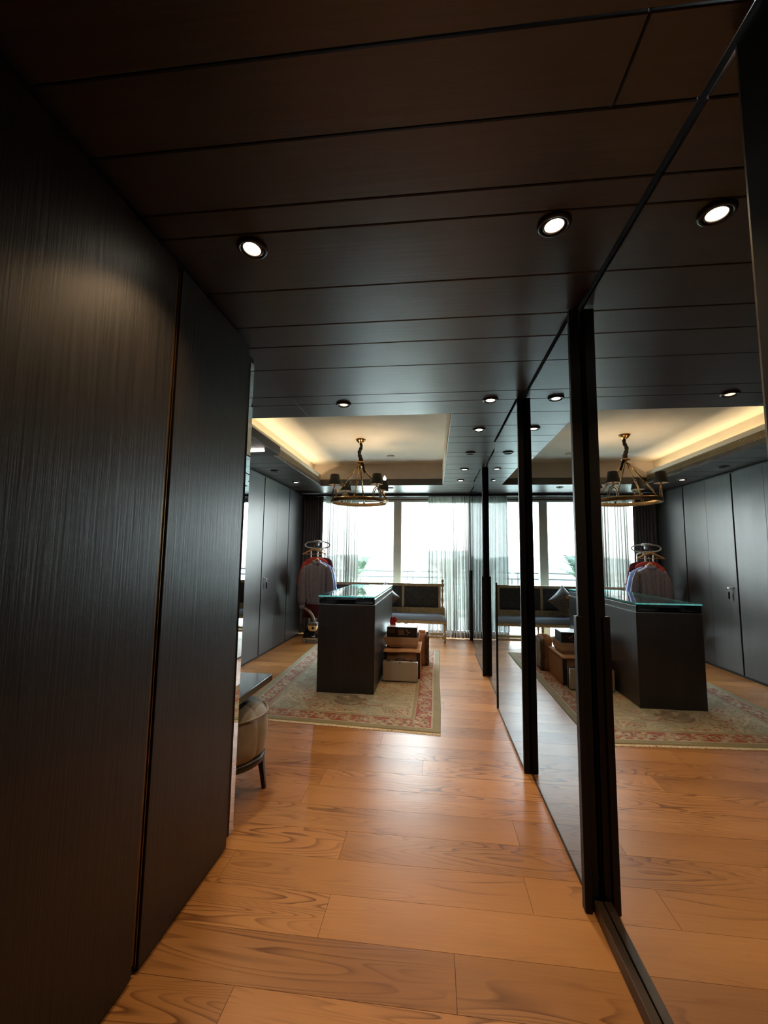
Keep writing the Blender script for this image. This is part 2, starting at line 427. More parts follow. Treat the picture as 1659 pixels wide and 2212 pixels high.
box(TX0 - .14, TX1 + .02, TY1, TY1 + .02, 2.50, ZT).build('tray_end_wall', 'plaster_pink', ceil)
box(TX0 - .14, TX1 + .02, TY0 - .02, TY0, C + .021, ZT).build('tray_near_wall', 'plaster', ceil)
box(TX1, TX1 + .02, TY0, TY1, C + .021, ZT).build('tray_right_wall', 'plaster', ceil)
box(TX0 - .14, TX0 - .12, TY0 - .02, TY1 + .02, C + .02, ZT).build('tray_left_wall', 'plaster', ceil)
fl = box(TX0 - .012, TX1 + .012, TY1 - .006, TY1 + .014, C, 2.562).build('tray_fascia', 'ceil_wood', ceil, bevel=.002)
for a, c in zip(np.arange(TY0, TY1, .345), list(np.arange(TY0, TY1, .345)[1:]) + [TY1 - .008]):
    box(TX0 - .014, TX0 + .004, a + .002, c - .002, C, 2.512).build('plank', 'ceil_wood', ceil, bevel=.002, origin=(TX0, (a + c) / 2, C))

MB().tube([(-1.008, 2.535, 2.4580), (-0.995, 3.292, 2.4580)], .0007, 5).build('seam_line', 'edge_grey', ceil, 'fine pale hairline crack')
# walls
struct(box(.70, .85, .90, Y1, 0, ZT).build('wall_right', 'wall_dark'))
struct(box(.640, .85, Y0, .897, 0, C - .002).build('wall_right_jamb', 'jamb_black'))
struct(box(XL - .15, XL, Y0, Y1, 0, ZT).build('wall_left', 'wall_dark'))
struct(box(XL, .85, Y0 - .15, Y0, 0, ZT).build('wall_front', 'wall_dark'))
struct(box(XL, -1.66, 1.95, 2.05, 0, ZT).build('wall_alcove', 'wall_dark'))
struct(box(XL, .85, 7.70, 7.90, 2.40, ZT).build('wall_back', 'alu_frame'))
struct(box(XL, -2.30, 7.70, 7.90, 0, 2.40).build('wall_back_pier', 'wall_dark'))
# curtain track: dark box in front of the window head
struct(box(XL, .70, 7.50, 7.66, 2.415, 2.455).build('trim_1', 'case_black', bevel=.003))

# sliding window wall
win = struct(box(-2.30, .85, 7.73, 7.87, 2.335, 2.40).build('window_1', 'alu_frame', bevel=.004))
box(-2.30, .85, 7.715, 7.74, 2.375, 2.388).build('head_track', 'case_black', win)
box(-2.30, .85, 7.74, 7.86, 0, .075).build('bottom_rail', 'alu_frame', win, bevel=.004)
for xa, xb in ((-2.30, -2.20), (-.722, -.578), (.60, .70)):
    box(xa, xb, 7.745, 7.855, .075, 2.335).build('mullion', 'alu_frame', win, bevel=.005)
for xa, xb in ((-2.20, -.722), (-.578, .60)):
    box(xa, xb, 7.796, 7.804, .075, 2.335).build('pane', 'window_glass', win)

# outside: balcony, city, hills
bf = struct(box(-6, 6, 7.90, 9.45, -.25, -.02).build('balcony_floor', 'balcony_tile'))
P = MB(); P.grid([[(x, yy, -55.) for x in np.linspace(-3000, 3000, 30)] for yy in np.linspace(40, 4200, 30)], sm=False)
struct(P.build('ground', 'city'))
P = MB()
def hz(x, yy): return -60 + max(0, math.sin((yy - 2200) / 2600 * PI)) * (75 + 38 * math.sin(x * .0013 + 1) + 24 * math.sin(x * .0041) + 12 * math.sin(x * .011 + 2))
P.grid([[(x, yy, hz(x, yy)) for x in np.linspace(-3800, 3800, 90)] for yy in np.linspace(2200, 4800, 14)])
struct(P.build('hills', 'hill_green'))

# ================================================================== MIRRORED SLIDING DOORS (right)
def mdoor(label, x, ya, yb, mat, near=None, far=None, rail=None, edge=True):
    t = thing('sliding_mirror_door', label, 'mirror door', (x + .012, (ya + yb) / 2, 0), 'sliding mirror doors along the right wall')
    box(x, x + .006, ya, yb, .022, C - .008).build('mirror_panel', mat, t)
    box(x + .006, x + .026, ya, yb, .022, C - .008).build('backing_board', 'case_black', t)
    box(x - .0015, x + .026, ya, yb, .004, .022).build('bottom_rail', 'black_metal', t)
    if near: box(near[0], near[1], ya - .022, ya + .004, .004, C - .006).build('stile', 'black_metal', t, bevel=.002)
    if near and len(near) > 2:
        box(near[2], near[0] + .014, ya - .034, ya + .002, .004, near[3]).build('handle', 'black_metal', t, bevel=.002)
    if far: box(far[0], far[1], yb - .001, yb + .020, .004, far[2]).build('handle', 'black_metal', t, bevel=.002)
    return t
d1 = mdoor('clear mirror sliding door nearest the camera showing the island and brass chandelier', .645, .90, 1.925, 'mirror_clear')
box(.6425, .672, .8985, .9055, .01, C - .01).build('edge_strip', 'edge_grey', d1, 'thin grey polished edge')
box(.613, .6430, .906, 1.895, 0.001, .050).build('floor_guide', 'track_metal', d1, bevel=.002)
d2 = mdoor('smoked mirror sliding door second from the camera, tall black edge post with handle', .613, 1.925, 3.04, 'mirror_smoke', near=(.592, .634, .579, 1.12))
d3 = mdoor('smoked mirror sliding door third from the camera, slim black edge post without handle', .575, 3.005, 4.165, 'mirror_smoke', near=(.569, .606), far=(.566, .604, 1.13))
d4 = mdoor('smoked mirror sliding door fourth from the camera, set back behind a waist-high black bar', .615, 4.14, 5.34, 'mirror_smoke')
d5 = mdoor('smoked mirror sliding door fifth from the camera, near the window, with black handle post', .577, 5.305, 6.38, 'mirror_smoke', near=(.577, .614, .561, 1.14))
d6 = mdoor('smoked mirror sliding door farthest away, beside the sheer curtain', .615, 6.35, 7.40, 'mirror_smoke', far=(.588, .618, 1.15))

# ================================================================== NEAR LEFT WARDROBE
t = thing('wardrobe', 'near-black tall wardrobe filling the left foreground, split by a thin brass strip', 'wardrobe', (-1.2, 0, 0))
box(-1.60, -.972, -2.15, 2.045, .02, 2.44).build('carcass', 'case_black', t)
for a, c in ((-2.15, -1.05), (-1.046, .196), (.20, 1.412), (1.446, 2.045)):
    box(-.970, -.945, a, c, .018, 2.425).build('door', 'door_wood', t, bevel=.002, origin=(-.95, (a + c) / 2, 1.2))
g = MB()
g.box(-.968, -.949, 1.4155, 1.4215, .05, 2.40); g.box(-.968, -.953, 1.424, 1.431, .05, 2.40); g.box(-.968, -.949, 1.4335, 1.4365, .03, 2.42)
g.build('edge_strip', 'gold_strip', t, 'thin brass edge strip')
box(-.99, -.966, -2.15, 2.04, 0.0, .02).build('plinth', 'black_gap', t)

# ================================================================== VANITY UNIT behind it
t = thing('vanity_unit', 'black gloss dressing table with canopy light, projecting past the left wardrobe end', 'dressing table', (-1.4, 2.4, 0))
box(-1.90, -.985, 2.055, 2.19, 0.0, 2.42).build('side_panel', 'case_black', t, bevel=.002)
box(-.985, -.979, 2.142, 2.189, .002, 2.385).build('mirror_strip', 'mirror_clear', t, 'narrow upright mirror strip')
box(-1.90, -1.0, 2.19, 2.706, .577, .617).build('tabletop', 'table_gloss', t, 'black gloss tabletop', bevel=.003)
box(-1.90, -1.0, 2.19, 2.688, 2.001, 2.060).build('canopy', 'island_wood', t, bevel=.003)
box(-1.145, -1.05, 2.530, 2.548, 1.994, 2.002).build('light_strip', 'led_white', t, 'glowing white light strip')
box(-1.85, -1.04, 2.190, 2.196, .68, 1.95).build('back_mirror', 'mirror_clear', t)
box(-1.95, -1.90, 2.055, 2.70, 0, 2.42).build('end_panel', 'case_black', t)
a_ = lamp('light_strip_glow', 'AREA', (-1.1, 2.54, 1.985), 3., (1, .9, .82), t, shape='RECTANGLE', size=.09, size_y=.015)

# stool
SX, SY = -1.185, 2.47
t = thing('stool', 'round grey velvet stool with dark legs, tucked under the black dressing table', 'stool', (SX, SY, 0))
prof = [(.10, .235), (.215, .238), (.232, .262), (.241, .33), (.241, .40), (.232, .455), (.205, .495), (.15, .517), (.07, .524), (.001, .526)]
s = MB(); n = 192; vs = []
for r, z in prof:
    for q in range(n):
        th = 2 * PI * q / n
        f = abs(math.sin(th * 4 + 1.1)) ** .28
        rr = r - (.015 * (1 - f) if r > .06 else 0)
        vs.append((SX + rr * math.cos(th), SY + rr * math.sin(th), z - (.004 * (1 - f) if z > .45 else 0)))
fs = []
for i in range(len(prof) - 1):
    for q in range(n): fs.append((i * n + q, i * n + (q + 1) % n, (i + 1) * n + (q + 1) % n, (i + 1) * n + q))
fs += [tuple(range(n))[::-1], tuple((len(prof) - 1) * n + q for q in range(n))]
s.add(vs, fs, 0, True); s.build('seat', 'velvet_grey', t, 'grey velvet drum seat with piped seams')
pp = MB(); pp.tube([(SX + .236 * math.cos(q), SY + .236 * math.sin(q), .463) for q in np.linspace(0, 2 * PI, 48, endpoint=False)], .005, 6, closed=True)
pp.build('piping', 'velvet_grey', t)
MB().lathe([(.20, .20), (.226, .202), (.230, .215), (.228, .236), (.20, .238)], (SX, SY, 0), 48).build('base_ring', 'dark_leg', t)
for q in (32, 122, 212, 302):
    a = math.radians(q); c, sn = math.cos(a), math.sin(a)
    lg = MB(); lg.loft([[Vector((SX + (r0 * c) + dx * hw, SY + r0 * sn + dy * hw, z)) for dx, dy in ((-1, -1), (1, -1), (1, 1), (-1, 1))] for z, r0, hw in ((.0, .236, .011), (.10, .222, .014), (.205, .205, .019))])
    o = lg.build('leg', 'dark_leg', t, bevel=.003)
    for pz in o.data.polygons: pz.use_smooth = False

# ================================================================== FAR LEFT WARDROBES
units = [(2.56, 3.60), (3.60, 4.64), (4.64, 5.68), (5.68, 6.72), (6.72, 7.46)]
wl = ['tall dark wardrobe unit beside the dressing alcove, nearest the camera on the far left wall', 'tall dark wardrobe unit second along the far left wall',
      'tall dark wardrobe unit in the middle of the far left wall, left of the key', 'tall dark wardrobe unit with a hanging key on its door, far left wall',
      'narrow dark wardrobe unit in the far left corner beside the dark drape']
for i, (a, c) in enumerate(units):
    t = thing('wardrobe', wl[i], 'wardrobe', (-2.6, (a + c) / 2, 0), 'wardrobe units along the far left wall')
    box(-2.93, -2.338, a + .003, c - .003, .03, 2.452).build('carcass', 'case_black', t)
    mid = (a + c) / 2
    leaves = [(a + .013, mid - .0012), (mid + .0012, c - .013)] if c - a > .9 else [(a + .013, c - .003)]
    for p, q in leaves:
        box(-2.336, -2.31, p, q, .03, 2.425).build('door', 'far_wood', t, bevel=.0015, origin=(-2.32, (p + q) / 2, 1.2))
    box(-2.337, -2.328, a + .002, a + .0125, .03, 2.42).build('finger_groove', 'gold_strip' if i > 9 else 'dark_leg', t)
    box(-2.36, -2.325, a, c, 0, .028).build('plinth', 'black_gap', t)
    if i == 3:
        kb = MB(); kb.lathe([(.012, 0), (.014, .004), (.006, .010), (.005, .022), (.011, .028), (.001, .032)], (-2.31, 5.765, 1.035), 14, rot=Matrix.Rotation(PI / 2, 3, 'Y'))
        kb.tube([(-2.278, 5.765, 1.035), (-2.278, 5.80, 1.033)], .004, 8); kb.box(-2.281, -2.275, 5.80, 5.822, 1.022, 1.044)
        kk = kb.build('key', 'steel_line', t, 'chrome key in its lock')
        MB().tube([(-2.280, 5.80, 1.02), (-2.281, 5.806, .985), (-2.282, 5.81, .98)], .002, 6).build('cord', 'steel_line', kk)
        MB().lathe([(.002, 0), (.010, -.012), (.009, -.09), (.001, -.092)], (-2.282, 5.81, .99), 10).build('tassel', 'sleeve_black', kk, 'black tassel')

# ================================================================== DOWNLIGHTS
def downlight(label, x, y, on, tilt=(0, 0, -1), power=None, r=.030, cone=104, blend=1.):
    t = thing('downlight', label, 'downlight', (x, y, C), 'recessed ceiling downlights')
    def ann(prof, nm, mt, rot=None, lab=None):
        rg = MB(); rg.lathe(prof, (x, y, C), 32, rot=rot); rg.f = rg.f[:-2]; rg.mi = rg.mi[:-2]; rg.sm = rg.sm[:-2]
        return rg.build(nm, mt, t, lab)
    q = Vector((0, 0, -1)).rotation_difference(Vector(tilt).normalized()).to_matrix()
    ann([(.054, -.0005), (.055, -.005), (.050, -.012), (.043, -.013), (.040, -.006), (.040, -.001)], 'trim_ring', 'downlight_ring')
    ann([(.0405, -.002), (.036, -.010), (r + .001, -.0105), (r, -.004)], 'reflector', 'downlight_cup', q, 'pale reflector cup')
    MB().lathe([(r, -.004), (r * .86, -.0085), (.001, -.009)], (x, y, C), 28, rot=q).build('lens', {2: 'lamp_on', 1: 'lamp_dim', 0: 'grille_dark'}[on], t, 'glowing lens' if on else 'unlit lens')
    if on == 2 or power:
        l = lamp('downlight_beam', 'SPOT', (x, y, C - .022), power or P_DOWN, WARM, t, spot_size=math.radians(cone), spot_blend=blend, shadow_soft_size=.035)
        aim(l, tilt)
    return t
downlight('lit downlight nearest the left wardrobe, tilted, in the foreground ceiling', -.655, 1.40, 2, (-.06, -.14, -1))
downlight('lit downlight in the foreground ceiling near the first mirror door', .395, 1.39, 2, (.05, -.05, -1))
downlight('dim amber downlight in the ceiling just before the pale tray, left of centre', -.656, 3.02, 1, power=6)
downlight('lit downlight at the near right corner of the pale ceiling tray', .392, 3.01, 2, power=24)
downlight('lit downlight second along the dark strip right of the pale tray', .386, 3.72, 2, power=22)
downlight('unlit downlight third along the dark strip right of the pale tray', .381, 4.575, 0)
downlight('lit downlight fourth along the dark strip right of the pale tray', .377, 5.42, 2, power=20)
downlight('lit downlight nearest the window on the dark strip right of the pale tray', .377, 6.21, 2, power=20)
downlight('lit downlight over the far left wardrobes near the dark drape', -2.07, 6.27, 2, power=9)
downlight('unlit downlight over the far left wardrobes nearer the alcove', -2.08, 5.42, 0)
downlight('unlit downlight in the ceiling strip before the window, near the brass chandelier', -.70, 6.88, 0)
# unseen lamp added behind the viewer for warm fill, in line with the row
downlight('added unseen downlight above the mirror side, behind the viewer', .395, -.15, 2)

# small white detector on the tray ceiling
t = MB().lathe([(.055, 0), (.055, -.012), (.045, -.022), (.001, -.024)], (-.62, 6.1, ZT), 24).build('smoke_detector', 'plaster', origin=(-.62, 6.1, ZT))
tag(t, 'small white round detector on the pale tray ceiling beyond the chandelier', 'detector')

# air grille over the left fascia with cove light behind
t = thing('air_grille', 'long slatted air grille along the left edge of the pale ceiling tray', 'air grille', (TX0, 5.0, 2.515))
box(TX0 - .050, TX0 - .046, TY0 + .03, TY1 - .03, 2.513, 2.585).build('backing', 'grille_dark', t)
for q in range(5):
    z = 2.517 + q * .0128
    box(TX0 - .040, TX0 - .006, TY0 + .03, TY1 - .03, z, z + .0058).build('slat', 'grille_gold', t)
for yy in (TY0 + .03, 4.4, 5.5, TY1 - .036):
    box(TX0 - .042, TX0 - .008, yy, yy + .006, 2.513, 2.585).build('mullion', 'grille_gold', t)
t = thing('cove_light', 'warm hidden light strip above the air grille on the left', 'cove light', (TX0 - .07, 5.0, 2.59))
box(TX0 - .118, TX0 - .004, TY0 + .02, TY1 - .02, 2.587, 2.592).build('shelf', 'plaster', t)
box(TX0 - .010, TX0 - .004, TY0 + .02, TY1 - .02, 2.592, 2.640).build('lip', 'plaster', t)
l = lamp('cove_glow', 'AREA', (TX0 - .085, 4.95, 2.600), P_COVE, (1, .73, .44), t, shape='RECTANGLE', size=.012, size_y=3.1)
l.rotation_euler = (0, -2.292, 0)      # tipped towards the room

# ================================================================== CHANDELIER
CX, CY, RZ = -.905, 5.2, 2.02
t = thing('chandelier', 'round brass ring chandelier with four small black shades hanging below the pale tray', 'chandelier', (CX, CY, ZT))
MB().lathe([(.022, -.052), (.030, -.046), (.052, -.022), (.064, -.006), (.064, 0.)], (CX, CY, ZT), 28).build('canopy', 'brass', t)
sl = MB(); pts = []; rr = []
for q in np.linspace(0, 1, 22):
    pts.append((CX + .010 * math.sin(q * 9) - .006 * q, CY + .008 * math.cos(q * 8), ZT - .05 - q * .24)); rr.append(.014 + .006 * math.sin(q * 17) ** 2 + .010 * q)
sl.tube(pts, rr, 10); sl.tube([(CX + .012, CY, 2.56), (CX + .03, CY - .01, 2.50), (CX + .045, CY, 2.43), (CX + .06, CY, 2.38)], [.014, .016, .013, .010], 10)
sl.build('chain_sleeve', 'sleeve_black', t, 'black cloth chain sleeve')
hb = MB(); hb.lathe([(.010, .03), (.014, .022), (.045, .018), (.048, .008), (.046, .0), (.020, -.004), (.018, -.03), (.036, -.036), (.036, -.046), (.010, -.05)], (CX, CY, 2.50), 24); hb.build('hub', 'brass', t)
RR = .348
MB().lathe([(RR - .016, -.022), (RR, -.022), (RR + .003, -.012), (RR + .003, .014), (RR, .022), (RR - .016, .022), (RR - .016, -.022)], (CX, CY, RZ), 72).build('ring', 'brass_dark', t, 'broad brass ring')
ring_o = t.children[-1] if t.children else None
for o in list(COL.objects):
    if o.name.startswith('ring') and o.parent == t:
        me = o.data; import bmesh
        bm = bmesh.new(); bm.from_mesh(me)
        bad = [f for f in bm.faces if len(f.verts) > 8]; bmesh.ops.delete(bm, geom=bad, context='FACES_ONLY'); bm.to_mesh(me); bm.free()
for q in (3, 88, 183, 268):
    a = math.radians(q + 2); c, sn = math.cos(a), math.sin(a)
    top = Vector((CX + .03 * c, CY + .03 * sn, 2.455)); bot = Vector((CX + (RR - .006) * c, CY + (RR - .006) * sn, RZ + .02)); mid = top.lerp(bot, .55)
    rd = MB(); rd.tube([top, top.lerp(bot, .52)], .0085, 8); rd.tube([top.lerp(bot, .58), bot], .0085, 8)
    for kx in range(2): rd.tube([mid + Vector((c * (-.006 + .012 * kx), sn * (-.006 + .012 * kx), 0)) + Vector((math.cos(u) * .012 * (-sn if kx else c), math.cos(u) * .012 * (c if kx else sn), math.sin(u) * .014)) for u in np.linspace(0, 2 * PI, 12, endpoint=False)], .003, 6, closed=True)
    rd.lathe([(.012, 0), (.014, .006), (.010, .02), (.004, .024)], bot - Vector((0, 0, .004)), 10)
    rd.build('rod', 'brass', t)
arms = [(218, 0), (316, 0), (132, 0), (40, 1)]
for q, lit in arms:
    a = math.radians(q); c, sn = math.cos(a), math.sin(a); bx, by = CX + (RR - .01) * c, CY + (RR - .01) * sn
    tx, ty = -sn, c
    ar = MB(); hgt = .125
    for off in (.0, .020):
        w_ = .062 - off
        ar.tube([(bx + tx * w_ * math.cos(u), by + ty * w_ * math.cos(u), RZ + .018 + (hgt - off) * math.sin(u) ** .8) for u in np.linspace(0.02, PI - .02, 19)], .0062, 8)
    ar.lathe([(.012, .0), (.016, .008), (.010, .016), (.010, .05), (.014, .056), (.006, .06)], (bx, by, RZ + .018 + hgt), 14)
    ao = ar.build('arm', 'brass_dark', t, 'arched double brass arm')
    zb = RZ + .018 + hgt + .032
    tl_ = Matrix.Rotation(.16 if lit else .0, 3, 'Y')
    sh = MB(); sh.lathe([(.073, .0), (.049, .125), (.047, .125), (.071, .0)], (bx, by, zb), 28, rot=tl_)
    sh.f = sh.f[:-2]; sh.mi = sh.mi[:-2]; sh.sm = sh.sm[:-2]
    sh.build('shade', 'shade_black', ao, 'small tapered black shade')
    bz = .135 if lit else .035
    off = tl_ @ Vector((0, 0, bz))
    MB().lathe([(.006, 0), (.016, .012), (.018, .026), (.010, .048), (.001, .062)], Vector((bx, by, zb)) + off - Vector((0, 0, .01)), 14).build('bulb', 'bulb_glow', ao, 'glowing candle bulb')
    lamp('bulb_light', 'POINT', (bx, by, zb + .085), 1.7, (1, .66, .36), t, shadow_soft_size=.012)

# ================================================================== RUG
RX0, RX1, RY0, RY1 = -1.86, .085, 3.56, 6.64
nx, ny = 260, 410
xs = np.linspace(0, RX1 - RX0, nx); yv = np.linspace(0, RY1 - RY0, ny)
U, V = np.meshgrid(xs, yv); Wd, Ln = xs[-1], yv[-1]
d_x = np.minimum(U, Wd - U); d_y = np.minimum(V, Ln - V); D = np.minimum(d_x, d_y)
def c3(h): return np.array(h)
col = np.zeros((ny, nx, 3)); 
olive, sage, beige, red, cream, gold, dk = c3((.27, .235, .125)), c3((.40, .385, .275)), c3((.50, .43, .28)), c3((.36, .075, .038)), c3((.66, .57, .40)), c3((.50, .36, .12)), c3((.12, .075, .06))
col[:] = sage
sm_n = lambda s, seed: sum(np.sin(U * s * np.cos(k + seed) * 1.0 + V * s * np.sin(k * 1.7 + seed) + k * 2.3 + seed * 5) for k in range(5)) / 5
n1 = sm_n(7, .3); n2 = sm_n(23, 1.1); n3 = sm_n(60, 2.2); n4 = sm_n(38, 3.7)
mixv = lambda c, m: col.__setitem__(m, c)
col += (beige - sage) * np.clip(.5 + 1.2 * n1, 0, 1)[..., None]
# field arabesques
vine = np.abs(np.sin(U * 24 + 2.2 * np.sin(V * 13)) + np.sin(V * 26 + 2.0 * np.sin(U * 15)))
mixv(cream * .92, (vine < .16) & (D > .285))
mixv(sage * .72, (np.abs(n4) < .05) & (D > .285))
vine2 = np.abs(np.sin(U * 52 + 1.8 * np.sin(V * 31)) + np.sin(V * 55 + 1.7 * np.sin(U * 37) + 1.))
mixv(cream * .80, (vine2 < .13) & (D > .285) & (n2 > -.05)); mixv(olive * 1.15, (vine2 < .13) & (D > .285) & (n2 <= -.05)); mixv(red * 1.15, (vine2 > 1.72) & (D > .285) & (n1 > .1))
def rosette(cu, cv, r, c_out, c_in, pet=8):
    dx, dy = U - cu, V - cv; rr = np.hypot(dx, dy); th = np.arctan2(dy, dx)
    edge_ = r * (.8 + .2 * np.cos(pet * th))
    mixv(c_out, (rr < edge_) & (rr > edge_ * .84)); mixv(c_in, rr <= edge_ * .84); mixv(c_out, (rr < edge_ * .5) & (rr > edge_ * .38)); mixv(gold, rr < r * .2)
ci = 0
for i, cv in enumerate(np.arange(.43, Ln - .36, .27)):
    for j, cu in enumerate(np.arange(.42, Wd - .36, .26)):
        ci += 1; o2 = .06 * math.sin(ci * 2.1)
        rosette(cu + (.13 if i % 2 else 0) + o2 * .4, cv + o2 * .4, (.052, .038, .06)[ci % 3], (red * .9, dk * 1.6, red * .7)[ci % 3], (beige, cream * .8, sage * 1.2)[(ci // 2) % 3], (8, 6, 10)[ci % 3])
# crescents of red leaves
for cu, cv in ((.62, .56), (1.27, .53), (.4, 1.2), (1.5, 1.3), (.95, 1.05), (.6, 2.1), (1.35, 2.0)):
    rr = np.hypot(U - cu, (V - cv - .05) * 1.2); mixv(red, (rr < .11) & (rr > .082) & (V < cv + .03) & (np.sin(np.arctan2(V - cv, U - cu) * 22) > -.4) & (D > .42))
# dark worn oval medallion near the island end
rr = np.hypot((U - 1.02) / .17, (V - .62) / .155); mixv(dk * 2.0, (rr < 1) & (rr > .82) & (n3 > -.22)); mixv(beige * .62, (rr <= .82) & (n4 > -.25)); mixv(dk * 2.2, (rr < .85) & (n3 > .45))
# borders
mixv(olive * 1.2, D < .075); mixv(cream * .8, (D >= .075) & (D < .083)); mixv(red, (D >= .083) & (D < .235))
mixv(cream * .75, (D >= .235) & (D < .243)); mixv(olive * 1.25, (D >= .243) & (D < .275)); mixv(cream * .85, (D >= .275) & (D < .282))
inb = (D >= .087) & (D < .231)
horiz = d_y < d_x
S = np.where(horiz, U, V); T = np.where(horiz, d_y, d_x) - .159
vn = np.abs(T - .048 * np.sin(S * 2 * PI / .24)); mixv(cream * .85, inb & (vn < .008))
vn = np.abs(T + .055 * np.sin(S * 2 * PI / .12 + 1)); mixv(sage * .8, inb & (vn < .005))
mixv(dk * 1.7, inb & (np.abs(n3) < .045) & (n2 > -.1))
mixv(cream * .8, inb & (n4 * n3 > .045))
ph = (S / .24) % 1 - .5; ce = np.hypot(ph * .24, T); an = np.arctan2(T, ph * .24)
ed = .062 * (.82 + .18 * np.cos(8 * an)); mixv(cream * .8, inb & (ce < ed)); mixv(red * .8, inb & (ce < ed * .80) & (ce > ed * .62)); mixv(gold, inb & (ce < ed * .33))
ph = ((S + .12) / .24) % 1 - .5; ce = np.hypot(ph * .24, T); an = np.arctan2(T, ph * .24)
ed = .045 * (.75 + .25 * np.cos(6 * an)); mixv(beige * .9, inb & (ce < ed)); mixv(red * .6, inb & (ce < ed * .45))
fade = 1 + .10 * n1 + .07 * n2
pile = rng.uniform(.84, 1.12, (ny, nx))
col = np.clip(col * (fade * pile)[..., None], 0, 1)
Z = .009 + .0012 * n2 + rng.uniform(0, .0012, (ny, nx)) + .004 * np.exp(-D / .03) * (.5 + .5 * np.sin(V * 9 + U * 5))
Z[0, :] = Z[-1, :] = .0015; Z[:, 0] = Z[:, -1] = .0015
def warp(fu, fv):      # the rug lies slightly askew and is not quite square
    nl, nr, fr_, fl_ = np.array((-1.70, 3.648)), np.array((.054, 3.522)), np.array((.087, 6.60)), np.array((-1.802, 6.66))
    fu = np.asarray(fu)[..., None]; fv = np.asarray(fv)[..., None]
    p = nl * (1 - fu) * (1 - fv) + nr * fu * (1 - fv) + fr_ * fu * fv + fl_ * (1 - fu) * fv
    p[..., 0] += (.008 * np.sin(fv * 8 + .5) * fu * (1 - fv) * fv * 3)[..., 0]
    return p
co = np.concatenate([warp(U / Wd, V / Ln), Z[..., None]], -1).reshape(-1, 3)
idx = np.arange(nx * ny).reshape(ny, nx)
fc = np.stack([idx[:-1, :-1], idx[:-1, 1:], idx[1:, 1:], idx[1:, :-1]], -1).reshape(-1, 4)
rug = thing('rug', 'worn sage oriental rug with a red floral border lying under the island', 'rug', (-.9, 5.1, 0))
me = bpy.data.meshes.new('pile'); ORG['rug_o'] = 0
me.vertices.add(len(co)); me.vertices.foreach_set('co', (co - np.array([-.9, 5.1, 0])).astype(np.float32).ravel())
me.loops.add(fc.size); me.loops.foreach_set('vertex_index', fc.ravel().astype(np.int32))
me.polygons.add(len(fc)); me.polygons.foreach_set('loop_start', (np.arange(len(fc)) * 4).astype(np.int32))
me.update(calc_edges=True); me.validate()
at = me.color_attributes.new('weave', 'FLOAT_COLOR', 'POINT')
at.data.foreach_set('color', np.concatenate([col.reshape(-1, 3), np.ones((nx * ny, 1))], 1).astype(np.float32).ravel())
m, nt, b, out = new_mat('rug_weave')
ca = nt.nodes.new('ShaderNodeVertexColor'); ca.layer_name = 'weave'
f = noise(nt, coords(nt, (1, 1, 1)), 260., 2.); r = ramp(nt, f, [(.3, (.75, .75, .75)), (.7, (1, 1, 1))])
mu = node(nt, 'ShaderNodeMixRGB', blend_type='MULTIPLY'); mu.inputs[0].default_value = 1.; L(nt, ca.outputs[0], mu.inputs[1]); L(nt, r.outputs[0], mu.inputs[2])
L(nt, mu.outputs[0], b.inputs['Base Color']); b.inputs['Roughness'].default_value = .9; b.inputs['Sheen Weight'].default_value = .32; b.inputs['Sheen Roughness'].default_value = .35
bump(nt, b, f, .3, .003); me.materials.append(m)
o = bpy.data.objects.new('pile', me); COL.objects.link(o); o.parent = rug; o['label'] = 'woven floral pile'
for fv, sgn in ((0., -1), (1., 1)):
    fr = MB()
    for u in np.linspace(.002, .998, 520):
        q, yy = warp(u, fv); ln = .022 + .014 * rng.random(); dx = rng.uniform(-.008, .008); q += rng.uniform(-.002, .002)
        fr.add([(q - .0032, yy, .006), (q + .0032, yy, .006), (q + dx + .002, yy + sgn * ln, .003), (q + dx - .002, yy + sgn * ln, .003), (q, yy, .001), (q + dx, yy + sgn * ln, .0012)], [(0, 1, 2, 3), (0, 3, 5, 4), (1, 4, 5, 2)], 0)
    f_ = fr.build('fringe', 'fringe', rug, 'cream knotted fringe'); f_['kind'] = 'stuff'

# ================================================================== ISLAND
IX0, IX1, IY0, IY1 = -1.158, -.582, 4.365, 6.19
t = thing('display_island', 'tall black-brown dressing island with a glass display top standing on the rug', 'island cabinet', (-.87, 5.27, .010))
box(IX0, IX1, IY0, IY1, .012, .868).build('body', 'island_wood', t, bevel=.003)
box(IX0 - .001, IX1 + .001, IY0 - .001, IY1 + .001, .868, .8725).build('metal_trim', 'steel_line', t, 'thin bright metal line')
dr = MB(); ya = [IY0 + .002, 4.98, 5.59, IY1 - .002]
for a, c in zip(ya, ya[1:]):
    o = box(IX1 - .022, IX1 - .004, a + .003, c - .003, .876, .926).build('drawer_front', 'island_wood', t, bevel=.002)
    box(IX1 - .0045, IX1 - .0025, a + .003, c - .003, .922, .926).build('pull_line', 'steel_line', o)
    o = box(IX0 + .004, IX0 + .022, a + .003, c - .003, .876, .926).build('drawer_front', 'island_wood', t, bevel=.002)
box(IX0 + .004, IX1 - .004, IY1 - .022, IY1 - .004, .8725, .94).build('end_panel', 'island_wood', t)
box(IX0 + .006, IX1 - .006, IY0 + .004, IY0 + .010, .8725, .943).build('front_glass', 'smoke_glass', t, 'dark reflective glass front')
box(IX0 + .024, IX1 - .024, IY0 + .012, IY1 - .024, .8727, .884).build('tray_floor', 'tray_lining', t)
for x in (-.985, -.79): box(x, x + .006, IY0 + .014, IY1 - .03, .884, .925).build('divider', 'tray_divider', t)
for yy in (4.60, 4.98, 5.4, 5.8): box(IX0 + .026, IX1 - .026, yy, yy + .006, .884, .92).build('divider', 'tray_divider', t)
box(-.975, -.80, 4.40, 4.59, .884, .915).build('pouch', 'tray_purple', t, 'purple lined insert')
